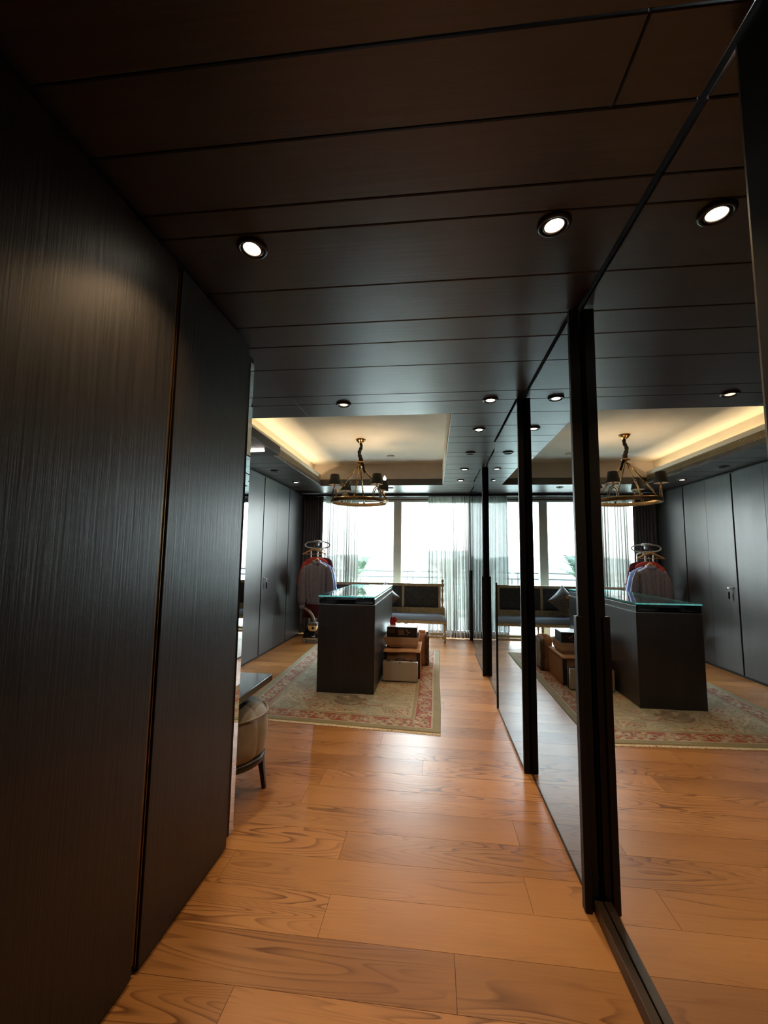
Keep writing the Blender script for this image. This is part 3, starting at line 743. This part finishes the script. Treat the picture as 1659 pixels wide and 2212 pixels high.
gl = MB(); x0, x1, y0, y1, z0, z1 = IX0 - .002, IX1 + .002, IY0 - .003, IY1 + .003, .944, .957
gl.add([(x0, y0, z1), (x1, y0, z1), (x1, y1, z1), (x0, y1, z1), (x0, y0, z0), (x1, y0, z0), (x1, y1, z0), (x0, y1, z0)], [(0, 1, 2, 3), (4, 7, 6, 5)], 0)
gl.add([(x0, y0, z1), (x1, y0, z1), (x1, y1, z1), (x0, y1, z1), (x0, y0, z0), (x1, y0, z0), (x1, y1, z0), (x0, y1, z0)], [(0, 4, 5, 1), (1, 5, 6, 2), (2, 6, 7, 3), (3, 7, 4, 0)], 1)
gl.build('glass_top', ['case_glass', 'glass_edge'], t, 'clear glass top with teal edge')

# ================================================================== BOXES BESIDE THE ISLAND
FZ = .0125
t = thing('aluminium_case', 'flat silver aluminium briefcase standing on the rug in front of the carton', 'briefcase', (-.36, 4.89, FZ))
box(-.553, -.172, 4.838, 4.872, FZ + .004, .226).build('shell', 'alu_case', t, bevel=.010)
box(-.552, -.173, 4.874, 4.935, FZ + .004, .224).build('rear_shell', 'case_black', t, bevel=.008)
e_ = MB(); e_.tube([(-.549, 4.842, .020), (-.549, 4.842, .222), (-.176, 4.842, .222), (-.176, 4.842, .020)], .005, 8); e_.build('edge_frame', 'alu_edge', t)
for x in (-.49, -.245):
    lt = box(x - .018, x + .018, 4.855, 4.90, .224, .234).build('latch', 'black_metal', t, bevel=.003)
hd = MB(); hd.tube([(-.415, 4.885, .224), (-.412, 4.885, .240), (-.40, 4.885, .246), (-.325, 4.885, .246), (-.313, 4.885, .240), (-.31, 4.885, .224)], .005, 8); hd.build('handle', 'case_black', t)
box(-.369, -.362, 4.835, 4.842, .20, .222).build('lock', 'black_metal', t)

t = thing('cardboard_carton', 'large brown cardboard carton with dark taped corners behind the briefcase', 'carton', (-.355, 5.29, FZ))
bx = MB(); bx.box(-.556, -.152, 5.0, 5.585, FZ, .305); bx.build('body', 'cardboard', t, bevel=.004)
box(-.557, -.520, 4.997, 5.02, FZ, .290).build('corner_tape', 'tape_dark', t); box(-.192, -.151, 4.997, 5.02, FZ, .290).build('corner_tape', 'tape_dark', t)
fp = MB(); fp.grid([[(x, y, .309 - .012 * (max(0, 5.03 - y) / .06) ** 1.5 + .004 * math.sin(x * 17)) for x in np.linspace(-.562, -.150, 16)] for y in np.linspace(4.972, 5.20, 8)])
o = fp.build('front_flap', 'cardboard', t, 'slightly lifted front flap'); md = o.modifiers.new('s', 'SOLIDIFY'); md.thickness = .005
box(-.156, -.1465, 5.0, 5.585, .29, .3105).build('side_flap', 'cardboard_edge', t)

t = thing('cardboard_tray', 'open pale cardboard tray sitting on the brown carton, holding the black box', 'cardboard tray', (-.37, 5.31, .316))
bx = MB(); zb, zt_ = .317, .428
bx.loft([[Vector((a, y0_, z)) for a, y0_ in ((xa, ya_), (xb, ya_), (xb, yb_), (xa, yb_))] for z, xa, xb, ya_, yb_ in ((zb, -.500, -.195, 5.150, 5.47), (.352, -.553, -.183, 5.135, 5.49), (zt_, -.577, -.176, 5.125, 5.50))], cap=(True, False))
o = bx.build('walls', 'cardboard_light', t); md = o.modifiers.new('s', 'SOLIDIFY'); md.thickness = .004; md.offset = 1
for pz in o.data.polygons: pz.use_smooth = False
rim = MB(); rim.tube([(-.577, 5.125, zt_), (-.176, 5.125, zt_), (-.176, 5.50, zt_), (-.577, 5.50, zt_)], .004, 6, closed=True); rim.build('rim', 'cardboard_edge', t)

t = thing('printed_box', 'black printed box with faded gold lettering in the pale cardboard tray', 'box', (-.375, 5.33, .33))
box(-.548, -.196, 5.195, 5.455, .330, .535).build('body', 'box_black', t, bevel=.003)
box(-.546, -.198, 5.197, 5.453, .5352, .5372).build('lid_print', 'print_white', t, 'pale printed lid')
# faded gold letters and picture on the front: too worn to read
lt = MB(); xx = -.530
for q in range(6):
    lt.box(xx, xx + .0025, 5.1930, 5.1955, .490, .512); lt.box(xx, xx + .009, 5.1930, 5.1955, .5085, .512); 
    if q % 2: lt.box(xx + .0075, xx + .010, 5.1930, 5.1955, .490, .512)
    else: lt.box(xx, xx + .010, 5.1930, 5.1955, .490, .493)
    xx += .0135
xx = -.532
for q in range(9):
    lt.box(xx, xx + .006, 5.1930, 5.1955, .472, .481 + .003 * (q % 2)); xx += .0095
lt.build('lettering', 'print_gold', t, 'faded gold lettering')
box(-.415, -.345, 5.1930, 5.1955, .447, .512).build('picture', 'print_picture', t, 'brown printed picture')
pc = MB(); pc.prism([(-.325, .512), (-.312, .512), (-.306, .488), (-.275, .482), (-.275, .466), (-.298, .470), (-.318, .484)], 1, 5.1930, 5.1955); pc.box(-.322, -.302, 5.1930, 5.1955, .448, .458); pc.box(-.262, -.258, 5.1930, 5.1955, .486, .498)
pc.build('picture', 'print_gold', t)

t = thing('gift_bag', 'small glossy red gift bag on top of the black printed box', 'gift bag', (-.49, 5.37, .538))
gb = MB(); gb.loft([[Vector((x, yy, z)) for x, yy in ((-.528 + i, 5.335), (-.455 - i, 5.335), (-.455 - i, 5.40), (-.528 + i, 5.40))] for z, i in ((.538, .003), (.58, .0), (.622, .006))], cap=(True, False))
o = gb.build('bag', 'red_gloss', t); md = o.modifiers.new('s', 'SOLIDIFY'); md.thickness = .0015
for pz in o.data.polygons: pz.use_smooth = False
st = MB(); ptsx = []
for q in range(10):
    rr_ = .030 if q % 2 == 0 else .013; a = PI / 2 + q * PI / 5; ptsx.append((5.352 + rr_ * math.cos(a), .592 + rr_ * math.sin(a)))
st.prism(ptsx, 0, -.455, -.444); st.build('star_tag', 'red_gloss', t, 'red star shaped tag')
hd = MB(); hd.tube([(-.518, 5.345, .615), (-.517, 5.345, .645), (-.505, 5.345, .655), (-.495, 5.345, .645), (-.494, 5.345, .615)], .002, 6); hd.build('handle', 'print_white', t, 'white cord handle')

t = thing('paper_bag', 'crumpled brown paper bag with mottled print standing behind the carton', 'paper bag', (-.125, 5.74, FZ))
def crumple(x0, x1, y0, y1, z0, z1, seed):
    r2 = np.random.default_rng(seed); rings = []
    for z in np.linspace(z0, z1, 9):
        ring = []
        base_ = [(x0 + (x1 - x0) * u, y0) for u in np.linspace(0, 1, 6)[:-1]] + [(x1, y0 + (y1 - y0) * u) for u in np.linspace(0, 1, 8)[:-1]] + [(x1 - (x1 - x0) * u, y1) for u in np.linspace(0, 1, 6)[:-1]] + [(x0, y1 - (y1 - y0) * u) for u in np.linspace(0, 1, 8)[:-1]]
        for (a, c) in base_:
            j = .006 if z > z0 + .01 else .0
            ring.append(Vector((a + r2.uniform(-j, j), c + r2.uniform(-j, j), z)))
        rings.append(ring)
    return MB().loft(rings, cap=(True, False))
o = crumple(-.196, -.105, 5.605, 5.86, FZ, .405, 3).build('bag', 'kraft', t); md = o.modifiers.new('s', 'SOLIDIFY'); md.thickness = .002
o = crumple(-.103, -.062, 5.60, 5.87, FZ, .385, 5).build('printed_sleeve', 'camo_print', t, 'mottled printed side panel'); md = o.modifiers.new('s', 'SOLIDIFY'); md.thickness = .002
hd = MB(); hd.tube([(-.175, 5.62, .395), (-.17, 5.62, .425), (-.15, 5.62, .435), (-.13, 5.62, .425), (-.125, 5.62, .395)], .003, 6); hd.build('handle', 'kraft', t)

# ================================================================== BENCH
BX0, BX1, BYF, BYB = -1.80, .20, 7.10, 7.46
t = thing('hall_bench', 'long gilt wooden hall bench with blue seat and dark damask back below the window', 'bench', (-.8, 7.28, 0))
sp = MB(); sp.box(BX0, BX1, BYF, BYB, .300, .352); sp.build('seat_frame', 'bench_gold', t, bevel=.005)
cu = MB(); rows = []
for i, yy in enumerate(np.linspace(BYF - .005, BYB - .03, 12)):
    row = []
    for x in np.linspace(BX0 + .012, BX1 + .004, 44):
        ex = min(x - BX0 - .012, BX1 + .004 - x) / .12; ey = min(yy - BYF + .005, BYB - .03 - yy) / .09
        hgt = .088 * (min(1, max(0, ex)) ** .45) * (min(1, max(0, ey)) ** .45)
        row.append((x, yy, .353 + hgt))
    rows.append(row)
cu.grid(rows); cu.box(BX0 + .012, BX1 + .004, BYF - .005, BYB - .03, .3525, .3545); cu.build('seat_cushion', 'seat_blue', t, 'blue upholstered seat')
turn = [(.018, .0), (.026, .010), (.030, .03), (.022, .055), (.014, .062), (.014, .068)]
foot = [(.006, 0.), (.018, .004), (.026, .02), (.026, .036), (.017, .054), (.012, .060)]
legp = [(.022, .130), (.017, .150), (.012, .165), (.014, .20), (.021, .235), (.023, .250), (.014, .262), (.026, .270), (.026, .282), (.018, .288), (.020, .300)]
for x in (BX0 + .028, -1.15, -.455, BX1 - .028):
    for yy in (BYF + .03, BYB - .03):
        lg = MB(); lg.lathe(foot, (x, yy, .0), 14); lg.box(x - .023, x + .023, yy - .023, yy + .023, .060, .130); lg.lathe(legp, (x, yy, 0), 14)
        lg.build('leg', 'bench_gold', t, 'turned gilt leg')
st = MB()
for yy in (BYF + .03, BYB - .03): st.box(BX0 + .03, BX1 - .03, yy - .010, yy + .010, .078, .112)
for x in (BX0 + .028, -1.15, -.455, BX1 - .028): st.box(x - .010, x + .010, BYF + .03, BYB - .03, .080, .110)
st.build('stretcher', 'bench_gold', t, bevel=.003)
bk = MB(); YB0, YB1 = BYB - .038, BYB - .006
bk.box(BX0 + .055, BX1 - .055, YB0, YB1, .872, .918); bk.box(BX0 + .02, BX1 - .02, YB0, YB1, .352, .522)
xs_p = [BX0 + .055, -1.165, -.555 + .02, BX1 - .055]
stiles = [(BX0 + .055, BX0 + .095), (-1.185, -1.143), (-.538, -.496), (BX1 - .125, BX1 - .085)]
for a, c in stiles: bk.box(a, c, YB0, YB1, .522, .872)
bk.build('back_frame', 'bench_gold', t, bevel=.004)
for (a, c), (d, e2) in zip(stiles, stiles[1:]):
    pn = MB(); rows = []
    for z in np.linspace(.522, .872, 10):
        rows.append([(x, YB0 - .001 - .016 * (min(1, min(x - c, d - x) / .05) * min(1, min(z - .522, .872 - z) / .05)) ** .5, z) for x in np.linspace(c, d, 16)])
    pn.grid(rows); pn.box(c, d, YB0 + .004, YB1 - .004, .522, .872); pn.build('back_panel', 'damask', t, 'dark damask back panel')
spin = [(.020, .530), (.024, .545), (.012, .556), (.010, .565), (.016, .60), (.024, .635), (.024, .655), (.014, .695), (.010, .71), (.018, .722), (.018, .735), (.010, .747), (.014, .77), (.022, .80), (.022, .815), (.012, .85), (.018, .862), (.018, .872)]
fin = [(.026, .912), (.018, .925), (.010, .934), (.013, .940), (.022, .952), (.025, .965), (.022, .980), (.012, .992), (.001, .996)]
for x in (BX0 + .025, BX1 - .058):
    ps = MB(); ps.box(x - .026, x + .026, YB0 - .008, YB1 + .004, .352, .530); ps.lathe(spin, (x, (YB0 + YB1) / 2, 0), 16); ps.box(x - .026, x + .026, YB0 - .008, YB1 + .004, .872, .912)
    ps.lathe(fin, (x, (YB0 + YB1) / 2, 0), 16); ps.build('spindle_post', 'bench_gold', t, 'turned post with ball finial')

# pillow on point
pw = MB(); S_ = .355; N_ = 22
def pil(u, v, sgn):
    e2 = (1 - abs(u) ** 2.2) * (1 - abs(v) ** 2.2); k_ = 1 - .10 * (1 - abs(u)) * 0
    uu = u * (1 - .10 * (1 - v * v)) ; vv_ = v * (1 - .10 * (1 - u * u))
    return Vector((uu * S_ / 2 * 1.02, sgn * .085 * max(0, e2) ** .6, vv_ * S_ / 2 * 1.02))
Rm = Matrix.Translation((-.80, 7.20, .700)) @ Matrix.Rotation(math.radians(-16), 4, 'X') @ Matrix.Rotation(math.radians(45), 4, 'Y')
for sgn in (1, -1):
    pw.grid([[Rm @ pil(u, v, sgn) for u in np.linspace(-1, 1, N_)] for v in np.linspace(-1, 1, N_)])
t = thing('pillow', 'square patterned pillow balanced on one corner on the blue bench seat', 'pillow', (-.80, 7.19, .45))
po_ = pw.build('cover', 'pillow_cloth', t, 'brown and charcoal figured cover')
pg = MB()
Ri = lambda u, v: Rm @ (pil(u, v, -1) + Vector((0, -.004, 0)))
def patch_(cu, cv, ru, rv, n=10):
    ctr = Ri(cu, cv); ringp = [Ri(cu + ru * math.cos(a) * (1 + .25 * math.sin(3 * a)), cv + rv * math.sin(a)) for a in np.linspace(0, 2 * PI, n, endpoint=False)]
    pg.add([ctr] + ringp, [(0, 1 + i, 1 + (i + 1) % n) for i in range(n)], 0, True)
patch_(-.42, .02, .26, .16); patch_(-.40, -.55, .24, .12); patch_(-.05, -.72, .22, .09); patch_(.30, -.80, .2, .08)
pg.build('leaf_motif', 'pillow_gold', po_, 'golden leaf motif')

# ================================================================== CURTAINS
def curtain(xa, xb, yc, z0, z1, folds, amp, seed, top_gather=.8, nz=14, lean=0.):
    r2 = np.random.default_rng(seed); n = folds * 10
    ph = np.cumsum(r2.uniform(.6, 1.5, folds + 1)); ph = ph / ph[-1] * folds
    am = r2.uniform(.55, 1.25, folds + 1)
    P = []
    for z in np.linspace(z0, z1, nz):
        tz = (z1 - z) / (z1 - z0); row = []
        for j in range(n + 1):
            u = j / n; q = np.interp(u * folds, np.arange(folds + 1), ph); A = amp * np.interp(u * folds, np.arange(folds + 1), am) * (.55 + .45 * tz)
            x = xa + (xb - xa) * u + .35 * amp * math.sin(4 * PI * q + seed) * (.6 + .4 * tz) + lean * tz * math.sin(PI * u) + .012 * tz * math.sin(u * 11 + seed)
            row.append((x, yc + A * math.sin(2 * PI * q) + .01 * tz * math.sin(u * 17 + seed), z))
        P.append(row)
    return MB().grid(P)
t = thing('sheer_curtain', 'gathered white sheer curtain left of the open window, behind the chandelier', 'sheer curtain', (-1.63, 7.58, 0), 'sheer curtains')
curtain(-1.925, -1.335, 7.59, .135, 2.414, 13, .034, 2).build('sheer_cloth', 'sheer', t)
curtain(-1.925, -1.335, 7.59, .015, .134, 13, .034, 2, nz=3).build('hem', 'sheer_hem', t, 'denser brown-grey hem band')
t = thing('sheer_curtain', 'gathered white sheer curtain hanging right of the bench by the mirror doors', 'sheer curtain', (.26, 7.58, 0), 'sheer curtains')
curtain(-.105, .675, 7.585, .135, 2.414, 15, .036, 5, lean=.03).build('sheer_cloth', 'sheer', t)
curtain(-.105, .675, 7.585, .015, .134, 15, .036, 5, nz=3).build('hem', 'sheer_hem', t, 'denser brown-grey hem band')
o = curtain(-2.36, -1.975, 7.555, .02, 2.414, 8, .032, 9).build('drape', 'drape_dark', origin=(-2.14, 7.55, 0))
tag(o, 'heavy dark grey drape in the far left corner', 'drape'); md = o.modifiers.new('s', 'SOLIDIFY'); md.thickness = .003

# ================================================================== GARMENT STEAMER, HANGERS AND CLOTHES
t = thing('garment_steamer', 'black garment steamer with white poles and grey hanger loop in the far left corner', 'garment steamer', (-1.93, 6.95, 0))
bd = MB(); rings = []
for z, rx_, ry_, oy in ((.055, .155, .17, 0), (.08, .165, .18, 0), (.15, .15, .165, .0), (.22, .115, .14, .02), (.26, .085, .11, .03)):
    rings.append([Vector((-1.90 + rx_ * (abs(math.cos(a)) ** .7) * (1 if math.cos(a) > 0 else -1), 6.92 + oy + ry_ * (abs(math.sin(a)) ** .7) * (1 if math.sin(a) > 0 else -1), z)) for a in np.linspace(0, 2 * PI, 36, endpoint=False)])
bd.loft(rings); bd.build('body', 'black_plastic', t)
bp = MB(); bp.tube([(-1.90 + .17 * math.cos(a), 6.92 + .185 * math.sin(a), .070) for a in np.linspace(0, 2 * PI, 36, endpoint=False)], .013, 8, closed=True); bp.build('bumper', 'hose_grey', t, 'grey bumper')
tk = MB(); tk.loft([[Vector((cx_ + a * w2, 6.80 + c * .045 + dy, z)) for a, c in ((-1, -1), (1, -1), (1, 1), (-1, 1))] for z, cx_, w2, dy in ((.192, -1.872, .045, -.030), (.215, -1.880, .062, -.022), (.268, -1.888, .074, .0))])
o = tk.build('water_tank', 'amber_tank', t, 'amber water tank', bevel=.006)
tkc = MB(); tkc.loft([[Vector((-1.892 + a * w2, 6.825 + c * .06, z)) for a, c in ((-1, -1), (1, -1), (1, 1), (-1, 1))] for z, w2 in ((.269, .082), (.292, .080), (.312, .062))]); tkc.build('tank_lid', 'lid_dark', t, bevel=.006)
MB().lathe([(.020, 0), (.022, .006), (.014, .012), (.001, .013)], (-1.868, 6.738, .238), 16, rot=Matrix.Rotation(PI / 2, 3, 'X')).build('dial', 'black_plastic', t, 'round black dial')
MB().box(-1.885, -1.835, 6.742, 6.7445, .105, .113).build('brand_bar', 'print_white', t, 'small pale lettering strip')
for x, yy in ((-2.05, 7.05), (-2.02, 6.79), (-1.76, 7.05), (-1.78, 6.79)):
    wh = MB(); wh.lathe([(.012, -.014), (.030, -.013), (.033, 0), (.030, .013), (.012, .014)], (x, yy, .0335), 16, rot=Matrix.Rotation(PI / 2, 3, 'Y')); wh.build('wheel', 'wheel_grey', t, 'small grey wheel')
hs = MB(); hp = []
for q in np.linspace(0, 1, 20):
    hp.append(((1 - q) ** 2 * -1.885 + 2 * q * (1 - q) * -1.87 + q * q * -2.055, (1 - q) ** 2 * 6.86 + 2 * q * (1 - q) * 6.80 + q * q * 6.80, (1 - q) ** 2 * .29 + 2 * q * (1 - q) * .46 + q * q * .545))
hs.tube(hp, [.021 + .0015 * math.sin(i * 3.1) for i in range(20)], 10); hs.build('hose', 'hose_grey', t, 'ribbed grey hose')
for x in (-2.035, -1.92, -1.80):
    MB().tube([(x, 7.085, .10), (x, 7.085, 1.40), (x, 7.075, 1.445), (x * .6 - 1.92 * .4, 7.055, 1.47)], .011, 10).build('pole', 'white_tube', t, 'slim white pole')
lp = MB(); lp.tube([(-1.915 + .212 * (abs(math.cos(a)) ** .75) * (1 if math.cos(a) > 0 else -1), 7.03, 1.535 + .055 * math.sin(a) - .02 * (1 - math.sin(a)) * 0) for a in np.linspace(0, 2 * PI, 48, endpoint=False)], .011, 8, closed=True)
lp.build('hanger_loop', 'grey_plastic', t, 'oval grey hanger loop')
hdm = MB(); hdm.lathe([(.075, 0), (.080, .012), (.060, .030), (.02, .038), (.001, .039)], (-1.915, 7.03, 1.578), 24); hdm.lathe([(.030, -.06), (.032, -.02), (.02, 0)], (-1.915, 7.03, 1.58), 16); hdm.box(-1.965, -1.865, 7.02, 7.05, 1.44, 1.485)
hdm.build('hanger_head', 'grey_plastic', t)

def hanger(label, cx, cy, ztop, half, drop, hook_to, bar=False, pw_=1.25):
    t = thing('clothes_hanger', label, 'hanger', (cx, cy, ztop - drop), 'wooden clothes hangers')
    pts = []; rr = []
    for u in np.linspace(-1, 1, 25):
        pts.append((cx + half * u, cy + .012 * abs(u), ztop - drop * abs(u) ** pw_)); rr.append(.009 + .009 * (1 - abs(u)) + (.004 if abs(u) > .85 else 0))
    h = MB(); h.tube(pts, rr, 10)
    if bar: h.tube([(cx - half * .93, cy + .01, ztop - drop * .97), (cx + half * .93, cy + .01, ztop - drop * .97)], .005, 8)
    h.build('arms', 'hanger_wood', t)
    k_ = MB(); k_.tube([(cx, cy, ztop + .005), (cx, cy, hook_to - .02), (cx + .014, cy, hook_to), (cx, cy, hook_to + .014), (cx - .014, cy, hook_to)], .0025, 6); k_.build('hook', 'steel_line', t)
    return t
hanger('empty pale wooden hanger hooked on the grey steamer loop', -1.955, 6.985, 1.465, .195, .085, 1.50, True)
hanger('orange-brown wooden hanger showing in the collar of the striped shirt', -1.85, 6.80, 1.306, .150, .135, 1.40, pw_=.95)

def garment(name, label, cat, cx, cy, rings, sleeves, mat, cuffs=None, collar=None, seed=1, ang=0., slmat=None):
    t = thing(name, label, cat, (cx, cy, rings[-1][0]), 'clothes on the steamer')
    r2 = np.random.default_rng(seed); n = 56; phs = r2.uniform(0, 6, 4)
    Rg = Matrix.Rotation(ang, 3, 'Z'); o3 = Vector((cx, cy, 0))
    rr = []
    for z, dx, rx_, ry_, rp in rings:
        ring = []
        for k_ in range(n):
            a = 2 * PI * k_ / n; ca, sa = math.cos(a), math.sin(a)
            wv = rp * (math.sin(9 * a + phs[0]) * .5 + math.sin(14 * a + phs[1] + z * 3) * .35 + math.sin(5 * a + phs[2] - z * 2) * .4)
            px = dx + (rx_ + wv * .4) * abs(ca) ** .8 * (1 if ca > 0 else -1); py = (ry_ + wv) * abs(sa) ** .8 * (1 if sa > 0 else -1)
            ring.append(o3 + Rg @ Vector((px, py, z)))
        rr.append(ring)
    bm_ = MB(); bm_.loft(rr, cap=(False, False)); bo = bm_.build('body', mat, t)
    md = bo.modifiers.new('s', 'SOLIDIFY'); md.thickness = .002
    for sl in sleeves:
        pts = [o3 + Rg @ Vector(p[:3]) for p in sl]; rad = [p[3] for p in sl]
        q = []; rq = []
        for i in range(len(pts) - 1):
            for u in np.linspace(0, 1, 6)[:-1]:
                q.append(pts[i].lerp(pts[i + 1], u)); rq.append((rad[i] * (1 - u) + rad[i + 1] * u) * (1 + .05 * math.sin(len(q) * 1.9 + seed)))
        q.append(pts[-1]); rq.append(rad[-1])
        s_ = MB(); s_.tube(q, rq, 18); 
        for i, p in enumerate(s_.v):
            p = Vector(p); j = i // 18; c_ = q[j]; dd = p - c_; th = math.atan2(dd.y, dd.x)
            s_.v[i] = tuple(c_ + Vector((dd.x, dd.y * .62, dd.z)) * (1 + .07 * math.sin(5 * th + seed)))
        s_.build('sleeve', slmat or mat, t)
    for cf in (cuffs or []):
        c0 = o3 + Rg @ Vector(cf[:3]); 
        cm = MB(); cm.lathe([(cf[3], -.028), (cf[3] + .003, -.026), (cf[3] + .003, .026), (cf[3], .028)], c0, 20, rot=Matrix.Rotation(cf[4], 3, 'Y')); cm.build('cuff', mat, t)
    if collar:
        z = collar
        for sgn in (-1, 1):
            cl = MB(); cl.grid([[o3 + Rg @ Vector((sgn * (.005 + (.062 + .012 * v) * math.sin(u * 1.75)), -.052 * math.cos(u * 1.75) * (1 + .35 * v) - .010, z - .004 - .040 * v + .020 * math.sin(u * 1.75) + (-.010 * (1 - u) * v))) for u in np.linspace(0, 1, 9)] for v in np.linspace(0, 1, 4)])
            co_ = cl.build('collar', mat, t); md = co_.modifiers.new('s', 'SOLIDIFY'); md.thickness = .002
        for k_ in range(6):
            MB().lathe([(.0055, 0), (.005, .002), (.001, .0025)], o3 + Rg @ Vector((.0, -.078 - .010 * min(1, k_), z - .06 - k_ * .095)), 10, rot=Matrix.Rotation(PI / 2, 3, 'X')).build('button', 'black_plastic', t)
        pk = MB(); pk.grid([[o3 + Rg @ Vector((u, -.082 - .012 * min(1, (z - zz) / .15), zz)) for u in (-.014, -.005, .005, .014)] for zz in np.linspace(z - .05, z - .60, 10)]); pk.build('placket', mat, t)
    return t
body = [(1.262, 0, .052, .045, .0), (1.245, 0, .085, .05, .0), (1.222, 0, .135, .06, .003), (1.200, 0, .168, .066, .005), (1.14, 0, .172, .072, .010), (1.0, -.005, .166, .076, .018), (.85, -.005, .158, .078, .020), (.72, -.005, .150, .075, .020), (.665, -.005, .135, .066, .012), (.655, -.005, .138, .068, .004), (.60, -.005, .138, .068, .004)]
garment('shirt', 'navy and white striped long-sleeved shirt hanging in front on the steamer', 'shirt', -1.855, 6.80, body,
        [[(-.165, 0, 1.19, .040), (-.20, -.005, 1.08, .058), (-.225, -.01, .92, .062), (-.222, -.01, .75, .072), (-.218, -.012, .64, .066), (-.215, -.012, .585, .042)],
         [(.165, 0, 1.19, .040), (.20, 0, 1.08, .056), (.225, 0, .92, .060), (.232, 0, .75, .068), (.235, 0, .62, .060), (.236, 0, .575, .040)]],
        'shirt_stripe', cuffs=[(-.213, -.012, .555, .044, -.15), (.236, 0, .55, .042, .1)], collar=1.275, seed=3, ang=.06)
garment('shirt', 'pale blue shirt showing as a slim edge behind the striped shirt', 'shirt', -1.825, 6.935, [(1.258, 0, .05, .02, 0), (1.215, 0, .13, .026, .002), (1.19, 0, .175, .028, .003), (1.0, 0, .175, .03, .006), (.62, 0, .165, .03, .008)],
        [[(.17, 0, 1.17, .034), (.205, 0, 1.0, .042), (.238, -.005, .80, .044), (.25, -.005, .62, .036)]], 'shirt_blue', seed=6)
garment('jacket', 'red jacket hanging behind the striped shirt, its left sleeve flaring out', 'jacket', -1.92, 6.995, [(1.335, 0, .07, .02, 0), (1.30, 0, .15, .026, .002), (1.27, 0, .19, .028, .003), (1.1, 0, .20, .03, .006), (.72, 0, .18, .03, .008)],
        [[(-.175, 0, 1.25, .038), (-.225, -.01, 1.08, .050), (-.265, -.015, .90, .046), (-.27, -.015, .865, .040)]], 'red_cloth', seed=8)
garment('dress', 'dark maroon dress hanging lowest at the back of the steamer', 'dress', -1.885, 7.045, [(1.335, .02, .06, .012, 0), (1.315, .02, .15, .016, .001), (1.285, .01, .20, .018, .002), (1.0, .0, .19, .02, .004), (.7, -.05, .17, .022, .005), (.35, -.12, .125, .022, .006)],
        [[(.195, -.01, 1.26, .030), (.235, -.02, 1.10, .036), (.262, -.02, .93, .034), (.265, -.02, .86, .030)], [(-.205, -.005, 1.15, .030), (-.27, -.005, .90, .034), (-.30, -.005, .80, .036), (-.285, -.005, .70, .026)]], 'maroon_cloth', seed=11)

# ================================================================== BALCONY
t = thing('balcony_railing', 'grey-green balcony railing with two horizontal bars outside the window', 'railing', (-.6, 9.25, -.02))
for z in (1.06, .94): MB().tube([(-4.5, 9.25, z), (4.5, 9.25, z)], .016, 10).build('rail', 'rail_paint', t)
for x in (-3.4, -2.0, -.56, -.44, .9, 2.3): 
    MB().tube([(x, 9.25, -.02), (x, 9.25, 1.06 if x != -.44 else .94)], .014, 10).build('post', 'rail_paint', t)
MB().tube([(-4.5, 9.25, .80), (4.5, 9.25, .80)], .008, 8).build('rail', 'rail_paint', t)

def palm(label, x, y, h, nf, seed, rad=.75):
    t = thing('potted_palm', label, 'palm', (x, y, -.02), 'potted palms on the balcony'); r2 = np.random.default_rng(seed)
    MB().lathe([(.13, 0), (.16, .02), (.19, .34), (.20, .36), (.17, .36), (.16, .32), (.001, .31)], (x, y, -.02), 24).build('pot', 'pot_grey', t)
    for q in range(4):
        a = r2.uniform(0, 6.28); MB().tube([(x + .05 * math.cos(a), y + .05 * math.sin(a), .28), (x + .10 * math.cos(a), y + .10 * math.sin(a), h * .55)], [.016, .010], 8).build('stem', 'leaf_green', t)
    for q in range(nf):
        a = 2 * PI * q / nf + r2.uniform(-.3, .3); el = r2.uniform(.5, 1.25); ln = rad * r2.uniform(.8, 1.15)
        c, sn = math.cos(a), math.sin(a); base_ = Vector((x + .05 * c, y + .05 * sn, h * .55)); pts = []
        for u in np.linspace(0, 1, 14):
            out_ = ln * math.cos(el) * u * 1.05 + .10 * u * u; up_ = ln * math.sin(el) * u * 1.3 - ln * .75 * u * u * (1.2 - .5 * math.sin(el))
            pts.append(base_ + Vector((c * out_, sn * out_, up_)))
        f = MB(); f.tube(pts, list(np.linspace(.006, .002, 14)), 5)
        side = Vector((-sn, c, 0))
        for i in range(3, 27):
            u = i / 27; j = min(12, int(u * 13)); p = pts[j].lerp(pts[j + 1], u * 13 - j); d = (pts[j + 1] - pts[j]).normalized()
            ll = .30 * math.sin(PI * (u * .85 + .12)) * ln / .75
            for sg in (-1, 1):
                tip = p + (side * sg * .78 + d * .62).normalized() * ll + Vector((0, 0, -.10 * ll)); w_ = d * .006
                mid = p.lerp(tip, .45) + Vector((0, 0, .015)); f.add([p - w_, p + w_, mid + w_ * 1.5, tip, mid - w_ * 1.5], [(0, 1, 2, 4), (4, 2, 3)], 0, False)
        f.build('frond', 'leaf_green', t)
palm('feathery potted palm on the balcony behind the left sheer curtain', -1.52, 8.50, 1.70, 15, 4, .66)
palm('feathery potted palm on the balcony behind the right sheer curtain', .28, 8.50, 1.70, 15, 12, .66)
